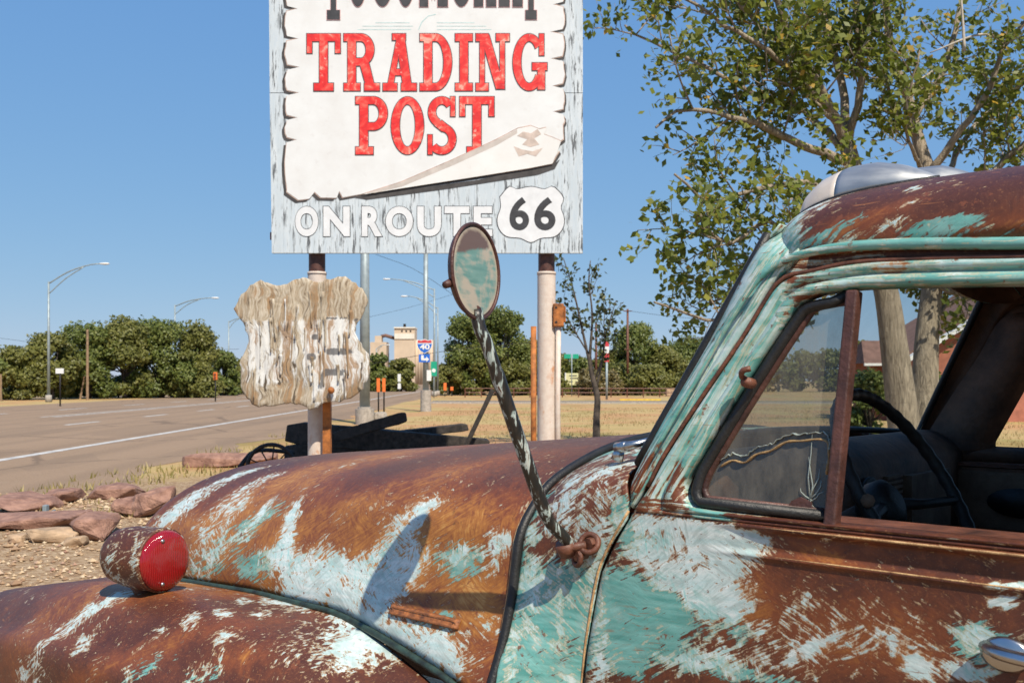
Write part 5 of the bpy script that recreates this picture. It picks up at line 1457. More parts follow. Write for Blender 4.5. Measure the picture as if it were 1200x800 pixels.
def lamp_post(px, pby, top_py, head_px, head_py, label, r=.12, group='cobra-head street lamps along the road'):
    b, Y = base_of(px, pby); k_ = Y / 1167.0
    root = empty('street_lamp', b, label, 'street lamp', group)
    zt = hz(top_py, Y); dx = (head_px - px) * k_; zh = hz(head_py, Y)
    MB().tube([(0,0,.5), (0,0,zt)], [r, r * .6], 12).build('pole', M['galv'], root, True)
    MB().tube([(0,0,0), (0,0,.55)], [r * 2.0, r * 1.9], 16).build('footing', M['concrete'], root, True)
    up = cr([(0,0,zt - .15), (dx * .35, 0, zt + (zh - zt) * .55), (dx * .7, 0, zt + (zh - zt) * .92), (dx * .9, 0, zh)], 14)
    lo = cr([(0,0,zt - .95), (dx * .3, 0, zt - .25 + (zh - zt) * .35), (dx * .62, 0, zt + (zh - zt) * .82)], 12)
    MB().tube(up, [.055] * 10 + [.045] * 4, 8).build('arm', M['galv'], root, True)
    MB().tube(lo, .045, 8).build('brace', M['galv'], root, True)
    s_ = 1 if dx > 0 else -1
    m = MB(); m.lathe([(.02,0),(.11,.06),(.16,.25),(.18,.5),(.14,.72),(.03,.80)], 14, lambda x, y, h: (dx * .9 + s_ * h, x, zh + y * .5)); m.build('luminaire', M['whitesign'], root, True)
    return root, Y
lamp_post(57, 471, 330, 123, 309, 'grey street lamp nearest the left edge, arm reaching right')
la, YB = lamp_post(205, 465.5, 357, 252, 349, 'grey street lamp with a white square sign fixed to its pole')
m = MB(); k_ = YB / 1167; m.box((-.52, -.20, hz(446, YB)), (.52, -.16, hz(434, YB))); m.build('sign_plate', M['whitesign'], la)
lamp_post(268, 462, 376, 290, 372, 'distant grey street lamp just left of the splintered shield')
lamp_post(509, 464.5, 338, 452, 327, 'thin grey street lamp behind the interstate marker, arm reaching left', r=.14)
lamp_post(513, 463.5, 360, 474, 347, 'shorter thin grey street lamp beside the green sign', r=.12)
lamp_post(441, 458.5, 408, 452, 404, 'tiny far street lamp below the grain elevator', r=.10)

def plain_post(name, px, pby, top, w_px, mat, label, cat, group=None, lean=0.0):
    b, Y = base_of(px, pby); r = w_px * Y / 1167 / 2
    m = MB().tube([(0,0,0), (lean * .5, 0, hz(top, Y) * .5), (lean, 0, hz(top, Y))], [r, r * .95, r * .85], 10)
    o = tag(sharp(m.build(name, mat, None, True, b)), label, cat, group)
    return o, b, Y
plain_post('wooden_post', 102.5, 468.5, 386, 3.2, M['woodpole'], 'bare grey-brown wooden pole before the roadside trees', 'pole')
plain_post('wooden_post', 187.5, 465, 396, 3.0, M['tanpole'], 'orange-tan wooden pole before the roadside trees', 'pole')
plain_post('leaning_stake', 94, 467.5, 441, 2.6, M['woodpole'], 'short leaning stake beside the grey-brown pole', 'stake', lean=.35)
plain_post('wooden_post', 1, 470, 438, 2.6, M['woodpole'], 'short wooden post at the left edge of the view', 'post')
# small pole sign, crossing signal, hydrant
b, Y = base_of(70.5, 476); o = empty('road_sign', b, 'small white road sign on a dark post under the left lamp', 'sign')
MB().tube([(0,0,0), (0,0,hz(431,Y))], .05, 8).build('post', M['iron'], o, True)
m = MB(); m.box((-.26, -.08, hz(437.5,Y)), (.26, -.05, hz(431.5,Y))); m.build('plate', M['whitesign'], o)
b, Y = base_of(252.5, 470.5); o = empty('crossing_signal', b, 'orange crossing signal on a short dark post left of the shield', 'signal')
MB().tube([(0,0,0), (0,0,hz(446,Y))], .05, 8).build('post', M['iron'], o, True)
m = MB(); m.box((-.15, -.12, hz(445,Y)), (.15, .12, hz(436,Y))); bevel(m.build('signal_head', M['orange'], o), .03)
for zz in (438.5, 442.5):
    m = MB(); m.tube([(0, -.13, hz(zz, Y)), (0, -.19, hz(zz, Y))], .09, 12); m.build('signal_lens', M['rust'], o)
b, Y = base_of(168, 465.2); o = empty('fire_hydrant', b, 'small white hydrant in front of the roadside trees', 'hydrant')
m = MB(); m.lathe([(.20,0),(.20,.06),(.15,.08),(.15,.55),(.19,.57),(.19,.63),(.14,.72),(.05,.80),(.04,.86),(.01,.87)], 14, lambda x, y, h: (x, y, h)); m.build('barrel', M['whitesign'], o, True)
for s_ in (-1, 1): MB().tube([(s_ * .12, 0, .45), (s_ * .26, 0, .45)], .07, 10).build('nozzle', M['whitesign'], o, True)

# big grey pole behind the shield with its concrete foot
b, Y = base_of(427.5, 497); o = empty('signal_pole', b, 'thick grey steel pole on a concrete foot behind the splintered shield', 'pole')
k_ = Y / 1167
MB().tube([(0,0,hz(478,Y)), (0,0,9.5)], [.20, .155], 20).build('shaft', M['galv'], o, True)
sharp(MB().tube([(0,0,0), (0,0,hz(479,Y))], .36, 20).build('footing', M['concrete'], o, True))
m = MB(); m.tube([(0,0,hz(479,Y)), (0,0,hz(476.5,Y))], .27, 16); sharp(m.build('base_plate', M['concrete'], o, True))
# rubble block next to it
def rock(name, px0, px1, py0, py1, mat, label, seed, depth=None, flat=.0, tiltz=0.0, sharpness=.12):
    Yb = CAM_H * 1167.0 / (py1 - 446.0); k_ = Yb / 1167
    w_, h_ = (px1 - px0) * k_, (py1 - py0) * k_
    d_ = depth or w_ * .6
    rr_ = random.Random(seed)
    bm = bmesh.new()
    for i in range(26):
        u = Vector((rr_.uniform(-1,1), rr_.uniform(-1,1), rr_.uniform(-1,1)))
        mx = max(abs(u.x), abs(u.y), abs(u.z)); u = u / mx * (1 - rr_.random() * .18)
        bm.verts.new((u.x * w_ / 2, u.y * d_ / 2, u.z * h_ / 2 + h_ / 2 + u.x * tiltz * h_))
    r_ = bmesh.ops.convex_hull(bm, input=bm.verts)
    bmesh.ops.delete(bm, geom=list({e for e in r_['geom_interior'] + r_['geom_unused'] if isinstance(e, bmesh.types.BMVert)}), context='VERTS')
    bmesh.ops.bevel(bm, geom=list(bm.edges), offset=min(h_, w_) * .05, segments=1, affect='EDGES')
    bmesh.ops.subdivide_edges(bm, edges=[e for e in bm.edges if e.calc_length() > min(w_, h_) * .25], cuts=2, use_grid_fill=True)
    for v_ in bm.verts:
        n_ = mnoise.noise(v_.co * (5.0 / max(.2, w_)) + Vector((seed, 0, 0))) * .10 * h_ + mnoise.noise(v_.co * 14 + Vector((0, seed, 0))) * .05 * h_
        v_.co += v_.co.normalized() * n_
    me = bpy.data.meshes.new(name); bm.to_mesh(me); bm.free(); me.materials.append(mat)
    o = bpy.data.objects.new(name, me); C.objects.link(o); o.location = ((px0 + px1) / 2 * k_ - 600 * k_, Yb + d_ * .4, -.01)
    return tag(o, label, 'rock', 'sandstone rocks edging the yard')
rock('rubble_block', 437, 454, 482, 497, M['concrete'], 'broken concrete lump beside the thick grey pole', 21)['group'] = 'rubble by the pole'
# interstate marker pole
b, Y = base_of(499, 482); o = empty('interstate_marker', b, 'blue interstate 40 marker with arrow plate on a tall grey pole', 'sign')
MB().tube([(0,0,.9), (0,0,9.2)], [.17, .12], 16).build('pole', M['galv'], o, True)
sharp(MB().tube([(0,0,0), (0,0,1.15)], [.30, .27], 16).build('footing', M['concrete'], o, True))
xo = lambda px: (px - 499) * Y / 1167
def prism2(name, pts, y0, y1, mat, parent): return prism(name, pts, y0, y1, mat, parent)
q = lambda px, py: (xo(px), hz(py, Y))
shp2 = [(490.3,398.5),(494,399.5),(498,398),(502,399.5),(505.6,398.5),(506.6,403),(505.5,407),(502.5,411),(498,413.6),(493.5,411),(490.6,407),(489.5,403)]
prism('shield_back', [q(498 + (x-498)*1.1, 405.5 + (y-405.5)*1.1) for x, y in shp2], -.215, -.20, M['whitesign'], o)
prism('shield_face', [q(x, y) for x, y in shp2 if y > 402.5], -.225, -.2155, M['bluesign'], o)
prism('shield_top', [q(490.3,398.5), q(494,399.5), q(498,398), q(502,399.5), q(505.6,398.5), q(506.4,401.8), q(489.7,401.8)], -.225, -.2155, M['redsign'], o)
text_mesh('40', 'numeral', o, M['whitesign'], (xo(492.3), hz(409.5, Y)), (xo(504) - xo(492.3), hz(403.4, Y) - hz(409.5, Y)), 0, .01, -.226, bold=.03)
prism('arrow_plate', [q(491.2,415), q(504.2,415), q(504.2,424.5), q(491.2,424.5)], -.225, -.20, M['bluesign'], o)
prism('arrow', [q(494,416.2), q(497,416.2), q(497,419.8), q(500,419.8), q(500,417.6), q(503.2,421), q(500,424), q(500,422.2), q(494,422.2)], -.235, -.2255, M['whitesign'], o)
prism('info_plate', [q(500.5,433.5), q(505.8,433.5), q(505.8,446), q(500.5,446)], -.225, -.20, M['whitesign'], o)
# green sign
b, Y = base_of(508.5, 466); o = empty('green_sign', b, 'green roadside sign with a white disc right of the interstate marker', 'sign')
xo2 = lambda px: (px - 508.5) * Y / 1167
MB().tube([(0,0,0), (0,0,hz(424,Y))], .05, 8).build('post', M['galv'], o, True)
prism('plate', [(xo2(505), hz(423.5,Y)), (xo2(512), hz(423.5,Y)), (xo2(512), hz(440.5,Y)), (xo2(505), hz(440.5,Y))], -.12, -.08, M['greensign'], o)
m = MB(); m.tube([(0, -.13, hz(434,Y)), (0, -.121, hz(434,Y))], .19, 14); m.build('disc', M['whitesign'], o)
# far white signs under the elevator
b, Y = base_of(468, 459); o = empty('far_sign', b, 'far white double sign below the pale grain elevator', 'sign')
MB().tube([(0,0,0), (0,0,hz(438,Y))], .06, 8).build('post', M['galv'], o, True)
kk = Y / 1167
for a, z0, z1 in ((1.8, 447, 438), (1.8, 455.5, 449)):
    m = MB(); m.box((-a*kk, -.12, hz(z0,Y)), (a*kk, -.07, hz(z1,Y))); m.build('plate', M['whitesign'], o)
b, Y = base_of(441, 458.3); kk = Y/1167
# delineator posts
for px, lab in ((443.5, 'left orange-topped delineator post behind the thick grey pole'), (450, 'right orange-topped delineator post behind the thick grey pole')):
    b, Y = base_of(px, 488); o = empty('delineator', b, lab, 'road marker', 'orange delineators by the turning')
    MB().tube([(0,0,0), (0,0,hz(443,Y))], .035, 8).build('stake', M['iron'], o, True)
    m = MB(); m.box((-.075, -.06, hz(459,Y)), (.075, -.03, hz(443,Y))); m.build('panel', M['orange'], o)
b, Y = base_of(447, 487.5); m = MB()
# orange far barricades
for px, py, lab in ((521.5, 464.5, 'orange crossing signal head right of the green sign'), (529.5, 464, 'small orange marker at the foot of the big green trees')):
    b, Y = base_of(px, py); o = empty('crossing_signal', b, lab, 'signal'); kk = Y/1167
    MB().tube([(0,0,0), (0,0,hz(456,Y))], .05, 8).build('post', M['iron'], o, True)
    m = MB(); m.box((-1.8*kk, -.1, hz(457.5,Y)), (1.8*kk, .1, hz(448.5 if px < 525 else 453,Y))); bevel(m.build('signal_head', M['orange'], o), .03)

# right-hand roadside: board, street-name sign, red-white sign, poles, fence
b, Y = base_of(677, 462.5); o = empty('notice_board', b, 'pale yellow notice board on white posts behind the sapling', 'sign'); kk = Y/1167
xq = lambda px: (px - 677) * kk
m = MB(); m.box((xq(663), -.05, hz(451,Y)), (xq(695), .05, hz(437,Y))); m.build('board', M['yellowsign'], o)
for px in (662.6, 690): m = MB(); m.box((xq(px) - .07, -.12, 0), (xq(px) + .07, -.05, hz(436.5,Y))); m.build('leg', M['whitesign'], o)
for i, (a, b_, z) in enumerate(((667, 676, 439.5), (668, 686, 442.5), (667, 671, 446.5), (674, 679, 446.8))): m = MB(); m.box((xq(a), -.075, hz(z + 1.0, Y)), (xq(b_), -.055, hz(z, Y))); m.build('lettering', M['soutline'], o)
b, Y = base_of(670, 464); o = empty('street_name_sign', b, 'green street-name blades on a thin grey post', 'sign'); kk = Y/1167
MB().tube([(0,0,0), (0,0,hz(414.5,Y))], .05, 8).build('post', M['galv'], o, True)
for a, b_ in ((-9, -1), (1.2, 8)): m = MB(); m.box((a*kk, -.05 + a*.002, hz(420,Y)), (b_*kk, -.02, hz(414.8,Y))); m.build('blade', M['greensign'], o)
b, Y = base_of(711, 468); o = empty('striped_sign', b, 'narrow red and white hanging sign on a grey post', 'sign'); kk = Y/1167
MB().tube([(0,0,0), (0,0,hz(424,Y))], .10, 10).build('post', M['galv'], o, True)
for z0, z1, mt_ in ((424, 414, 'redsign'), (414, 406, 'whitesign'), (406, 399.5, 'redsign')):
    m = MB(); m.box((-2.6*kk, -.08, hz(z0,Y) + .01), (2.6*kk, -.02, hz(z1,Y))); m.build('panel', M[mt_], o)
def util_pole(px, pby, top, arms, mat, label):
    b, Y = base_of(px, pby); o = empty('utility_pole', b, label, 'utility pole', 'utility poles along the far street'); kk = Y/1167
    MB().tube([(0,0,0), (0,0,hz(top,Y))], [.17, .12], 10).build('pole', mat, o, True)
    for z, wd in arms:
        m = MB(); m.box((-wd*kk, -.2, hz(z+1,Y)), (wd*kk, -.05, hz(z,Y))); m.build('crossarm', mat, o)
    return b, Y
util_pole(698.5, 463, 378, [], M['rust'], 'reddish utility pole seen behind the sapling')
util_pole(735.5, 463, 362, [(364, 5), (409, 4)], M['rust'], 'reddish utility pole with crossarm between the right-hand trees')
util_pole(505.0, 456.8, 432, [], M['tanpole'], 'tan pole below the pale grain elevator')
# rail fence
b, Y = base_of(700, 465.5)
fence = empty('rail_fence', (b.x, Y, 0), 'low rusty pipe rail fence along the far street', 'fence'); kk = Y/1167
for px in range(545, 860, 19):
    x = (px - 700) * kk; MB().tube([(x, 0, 0), (x, 0, hz(454.5, Y))], .06, 6).build('fence_post', M['rust'], fence)
for z in (455, 460):
    x0, x1 = (545 - 700) * kk, (856 - 700) * kk
    MB().tube([(x0, 0, hz(z,Y)), (x1, 0, hz(z,Y))], .055, 6).build('rail', M['rust'], fence)
m = MB(); b, Y = base_of(787, 464); kk = Y/1167
tag(bevel(m.box((-6.5*kk, -.4, 0), (6.5*kk, .4, 9*kk)).build('stone_block', M['tanstone'], None, False, b), .05), 'pale tan block at the far right end of the rail fence', 'block')

# power lines
def wire(pts, label, r=.022):
    o = MB().tube([Vector(p) for p in pts], r, 5).build('power_line', M['iron'], None, True)
    return tag(o, label, 'cable', 'overhead lines')
wire(cr([at(0, 396, 150), at(120, 410, 150), at(280, 409, 150)], 10), 'overhead line above the left roadside trees')
wire(cr([at(400, 433, 110), at(470, 420, 110), at(545, 408, 110), at(640, 400, 110)], 12), 'overhead line crossing in front of the grain elevator', .03)
wire(cr([at(430, 372, 160), at(480, 360, 160), at(540, 342, 160)], 10), 'thin line across the sky left of the mirror', .02)
wire(cr([at(440, 298, 90), at(490, 318, 90), at(560, 366, 90)], 10), 'thin line sagging down under the sign board', .018)
wire(cr([at(735, 364, 110), at(800, 372, 112), at(870, 374, 115)], 10), 'overhead line leaving the crossarm pole to the right', .02)

# grain elevator, far off
EY = 430.0
ke = EY / 1167
def building(px, label): return empty('grain_elevator', ((px - 600) * ke, EY, 0), label, 'building', 'grain elevator buildings')
o = building(475, 'tall pale concrete grain elevator with white band and head house')
e = lambda px, c_: (px - c_) * ke
m = MB(); m.box((e(462,475), 0, 0), (e(486,475), 10, hz(384.5,EY))); m.build('head_house', M['elev'], o)
m = MB(); m.box((e(462.4,475), -.4, hz(397,EY)), (e(485.6,475), -.02, hz(391,EY))); m.build('white_band', M['elevlite'], o)
m = MB(); m.box((e(461.6,475), -.6, hz(384.6,EY)), (e(486.4,475), 10.5, hz(383.2,EY))); m.build('roof_slab', M['elevlite'], o)
for i in range(7):
    x = e(487 + i * 3.4, 475); MB().tube([(x, 4, 0), (x, 4, hz(398,EY))], .78, 16).build('silo', M['elev'], o, True)
m = MB(); m.box((e(472,475), 2, hz(383.2,EY)), (e(474.6,475), 4, hz(379,EY))); m.build('vent', M['iron'], o)
for k_ in range(3):
    m = MB(); m.box((e(470 + k_ * 5,475), -.05, hz(389,EY)), (e(472 + k_*5,475), .05, hz(387,EY))); m.build('window', M['iron'], o)
o = building(443, 'lower pale concrete elevator joined by a conveyor gallery')
m = MB(); m.box((e(433,443), 2, 0), (e(452,443), 12, hz(400.5,EY))); m.build('block', M['elev'], o)
m = MB(); m.box((e(438,443), 3, hz(400.5,EY)), (e(446,443), 8, hz(393,EY))); m.build('head_house', M['elev'], o)
MB().tube([(e(445,443), 5, hz(393.5,EY)), (e(450,443), 5, hz(392.3,EY)), (e(462,443), 5, hz(396,EY))], .75, 8).build('conveyor_gallery', M['roofbrown'], o, True)

# house seen through the windscreen
HYd = 40.0
kh = HYd / 1167
o = empty('brick_house', ((1100 - 600) * kh, HYd, 0), 'red brick house with brown roof seen through the windscreen', 'house')
h = lambda px: (px - 1100) * kh
m = MB(); m.add([(h(1060), -.05, 0), (h(1330), -.05, 0), (h(1330), -.05, hz(330,HYd)), (h(1250), -.05, hz(310,HYd)), (h(1060), -.05, hz(424,HYd))] , [(0,1,2,3,4)]); 
m.box((h(1060), 0, 0), (h(1330), 6, hz(426,HYd))); m.build('gable_wall', M['brick'], o)
m = MB(); m.bar((h(1052), -.3, hz(426,HYd)), (h(1252), -.3, hz(305,HYd)), .5, .16); m.build('fascia', M['whitesign'], o)
m = MB(); m.bar((h(1052), 3.2, hz(422,HYd)), (h(1252), 3.2, hz(301,HYd)), 6.6, .10); m.build('gable_roof', M['roofbrown'], o)
m = MB(); m.box((h(1040), 1.5, 0), (h(1062), 4, hz(424,HYd))); m.build('wing_wall', M['brick'], o)
m = MB(); m.add([(h(1022), .9, hz(425,HYd)), (h(1075), .9, hz(425,HYd)), (h(1070), 2.6, hz(396,HYd)), (h(1036), 2.6, hz(396,HYd)), (h(1030), 4.3, hz(425,HYd)), (h(1075), 4.3, hz(425,HYd))], [(0,1,2,3), (3,2,5,4), (0,3,4), (1,5,2)]); m.build('wing_roof', M['roofbrown'], o)
m = MB(); m.box((h(1022), .85, hz(428,HYd)), (h(1075), .95, hz(425,HYd))); m.build('eave_board', M['whitesign'], o)

# ---------------------------------------------------------------- timbers and iron wheel behind the hood
def beam(p, q_, w_, h_, label, seed=1, jag=True):
    p, q_ = Vector(p), Vector(q_); d = q_ - p; L_ = d.length; dn = d.normalized()
    sx = dn.cross(Vector((0,0,1))).normalized(); sz = sx.cross(dn); rr_ = random.Random(seed)
    v = []; n = 14
    for i in range(n + 1):
        for a, b_ in ((-1,-1),(1,-1),(1,1),(-1,1)):
            j = 1 + rr_.uniform(-.07, .05) - (.35 * rr_.random() if jag and i in (0, n) else 0)
            v.append(p + dn * (L_ * i / n + rr_.uniform(-.02, .02)) + sx * a * w_ / 2 * j + sz * b_ * h_ / 2 * j - p)
    f = [(0,1,2,3), tuple(n*4 + k for k in (3,2,1,0))]
    for i in range(n):
        for k in range(4): f.append((i*4+k, (i+1)*4+k, (i+1)*4+(k+1) % 4, i*4+(k+1) % 4))
    o = mesh('timber_beam', v, f, M['char'], None, False, p)
    bevel(o, .012, 1)
    return tag(o, label, 'timber', 'charred timbers stacked behind the hood')
TYY = 16.0
beam(at(337, 506, TYY), at(572, 527, TYY + .3), .30, .36, 'thickest charred timber lying along the stack behind the hood', 3)
beam(at(334, 532, TYY), at(600, 540, TYY + .5), .34, .34, 'lower charred timber carrying the stack', 4)
beam(at(338, 556, TYY), at(600, 556, TYY + .6), .34, .36, 'charred timber lying on the ground under the stack', 9)
beam(at(392, 512, TYY - .35), at(476, 488, TYY - .5), .20, .17, 'short charred timber tilted up to the right on the stack', 5)
beam(at(440, 512, TYY + .5), at(548, 500, TYY + .8), .26, .13, 'splintered flat charred plank on the right of the stack', 6)
o = beam(at(535, 545, TYY - .2), at(577, 457, TYY - .2), .075, .075, 'thin dark pole leaning up to the right from the stack', 8, False)
wc = at(318, 540, 14.6); wr = wc.z - .0
wroot = empty('wagon_wheel', (wc.x, wc.y, 0), 'dark spoked iron wheel left of the charred timbers', 'wheel')
cz = .36; wr = .355
MB().tube([(wr * math.cos(2*math.pi*i/40), 0, cz + wr * math.sin(2*math.pi*i/40)) for i in range(41)], .03, 8, cap=False).build('rim', M['iron'], wroot, True)
for i in range(10):
    a = 2*math.pi*i/10 + .2
    MB().tube([(0,0,cz), (wr * math.cos(a), 0, cz + wr * math.sin(a))], .011, 6).build('spoke', M['iron'], wroot, True)
MB().tube([(0,-.12,cz), (0,.12,cz)], .06, 12).build('hub', M['iron'], wroot, True)
MB().tube(cr([at(280, 548, 14.9), at(300, 528, 15), at(345, 530, 15.2)], 8), .035, 6).build('x', M['iron']).name = 'iron_bar'
tag(bpy.data.objects['iron_bar'], 'bent dark iron bar beside the spoked wheel', 'bar')

# ---------------------------------------------------------------- rocks
rock('sandstone_slab', -22, 41, 586, 603, M['redstone'], 'thin red slab tilted at the left edge, uppermost of the near stones', 1, 1.1, tiltz=-.25)
rock('sandstone_slab', -30, 76, 604, 622, M['redstone'], 'long flat red slab lying behind the pale ledge stone', 2, .9)
rock('sandstone_boulder', 72, 127, 604, 634, M['redstone'], 'large red boulder with a pointed right end above the gravel', 3, .6)
rock('ledge_stone', 26, 90, 619, 636, M['tanstone'], 'pale tan ledge stone in front of the red boulder', 4, .35)
rock('ledge_stone', 70, 96, 628, 641, M['tanstone'], 'small rounded pale stone at the foot of the red boulder', 5, .25)
rock('ledge_stone', 5, 27, 625, 635, M['tanstone'], 'small pale stone left of the ledge stone', 15, .25)
rock('sandstone_slab', 48, 85, 574, 591, M['redstone'], 'squat red stone near the road edge with dark hollow', 6, .6)
rock('sandstone_slab', 97, 160, 568, 585, M['redstone'], 'long low red stone nearest the road', 7, .7)
rock('sandstone_block', 124, 176, 584, 606, M['redstone'], 'square-cut red block half hidden by the hood', 8, .6)
rock('sandstone_slab', 146, 204, 574, 606, M['redstone'], 'large leaning red slab right behind the nose of the hood', 9, .7, tiltz=.25)
rock('ledge_stone', 76, 92, 595, 606, M['tanstone'], 'narrow pale splinter of stone between the red stones', 10, .2)
rock('ledge_stone', 100, 120, 602, 612, M['tanstone'], 'flat pale stone between red boulder and red block', 12, .3)
rock('sandstone_slab', 205, 330, 530, 548, M['redstone'], 'dark low stone just behind the top of the hood', 13, .6)
b, Y = base_of(56, 608)
m = MB(); m.box((-.05, -.04, 0), (.0, .04, .17)); m.box((.0, -.04, 0), (.08, .04, .06)); m.box((.06, -.04, 0), (.08, .04, .11))
tag(bevel(m.build('metal_bracket', M['galv'], None, False, b), .008), 'small grey-green metal bracket standing among the red stones', 'bracket')

# ================================================================= vegetation
def leaf_cloud(name, centers, sizes, mat, parent, seed=0, vals=None, loc=None, facing=None, jit=.55):
    r_ = np.random.default_rng(seed); n = len(centers)
    a = r_.normal(size=(n, 3)); a /= np.linalg.norm(a, axis=1)[:, None]
    if facing is not None:
        nn = facing + r_.normal(size=(n, 3)) * jit; nn /= np.linalg.norm(nn, axis=1)[:, None] + 1e-9
        a -= nn * (a * nn).sum(1)[:, None]; a /= np.linalg.norm(a, axis=1)[:, None] + 1e-9
        b = np.cross(nn, a)
    else: b = r_.normal(size=(n, 3))
    b -= a * (a * b).sum(1)[:, None]; b /= np.linalg.norm(b, axis=1)[:, None]
    s = sizes[:, None]
    c_ = np.asarray(centers)
    q0 = c_ - a * s; q1 = c_ + b * s * .62 ; q2 = c_ + a * s; q3 = c_ - b * s * .62
    v = np.stack([q0, q1, q2, q3], 1).reshape(-1, 3)
    me = bpy.data.meshes.new(name)
    me.vertices.add(4 * n); me.vertices.foreach_set('co', v.ravel())
    me.loops.add(4 * n); me.loops.foreach_set('vertex_index', np.arange(4 * n, dtype=np.int32))
    me.polygons.add(n); me.polygons.foreach_set('loop_start', np.arange(0, 4 * n, 4, dtype=np.int32)); me.polygons.foreach_set('loop_total', np.full(n, 4, dtype=np.int32))
    me.update(calc_edges=True); me.validate()
    val = r_.random(n) if vals is None else vals
    at_ = me.attributes.new('leaf', 'FLOAT', 'POINT'); at_.data.foreach_set('value', np.repeat(val, 4).astype(np.float32))
    me.materials.append(mat)
    o = bpy.data.objects.new(name, me); C.objects.link(o)
    if parent: o.parent = parent
    if loc is not None: o.location = loc
    return o

def limb(m, pts, r0, r1, seg=8, n=12, wob=.0, rr_=None):
    ps = cr(pts, n)
    if wob and rr_:
        ps = [p + Vector((rr_.gauss(0, wob), rr_.gauss(0, wob), rr_.gauss(0, wob))) * (0 if i == 0 else 1) for i, p in enumerate(ps)]
    m.tube(ps, [r0 + (r1 - r0) * (i / (n - 1)) ** .8 for i in range(n)], seg)
    return ps

def twigs(m, path, rr_, out, lvl, length, r, up=.25, count=5, spread=1.0):
    """side shoots growing from a limb; leaf anchor points collected in out"""
    for _ in range(count):
        i = rr_.randrange(len(path) // 4, len(path) - 1); p = path[i]; d = (path[i+1] - path[i]).normalized()
        side = Vector((rr_.gauss(0, 1), rr_.gauss(0, 1), rr_.gauss(0, 1))); side -= d * side.dot(d); side.normalize()
        dr = (d * rr_.uniform(.3, .8) + side * spread + Vector((0, 0, up))).normalized()
        L_ = length * rr_.uniform(.6, 1.25)
        mid = p + dr * L_ * .5 + Vector((rr_.gauss(0, .1), rr_.gauss(0, .1), rr_.gauss(0, .08))) * L_
        end = p + dr * L_ + Vector((0, 0, rr_.uniform(-.1, .2))) * L_
        ps = limb(m, [p, mid, end], r, r * .35, 5, 7)
        if lvl > 0: twigs(m, ps, rr_, out, lvl - 1, length * .55, r * .5, up, max(3, count - 1), spread)
        else: out += ps[2:]

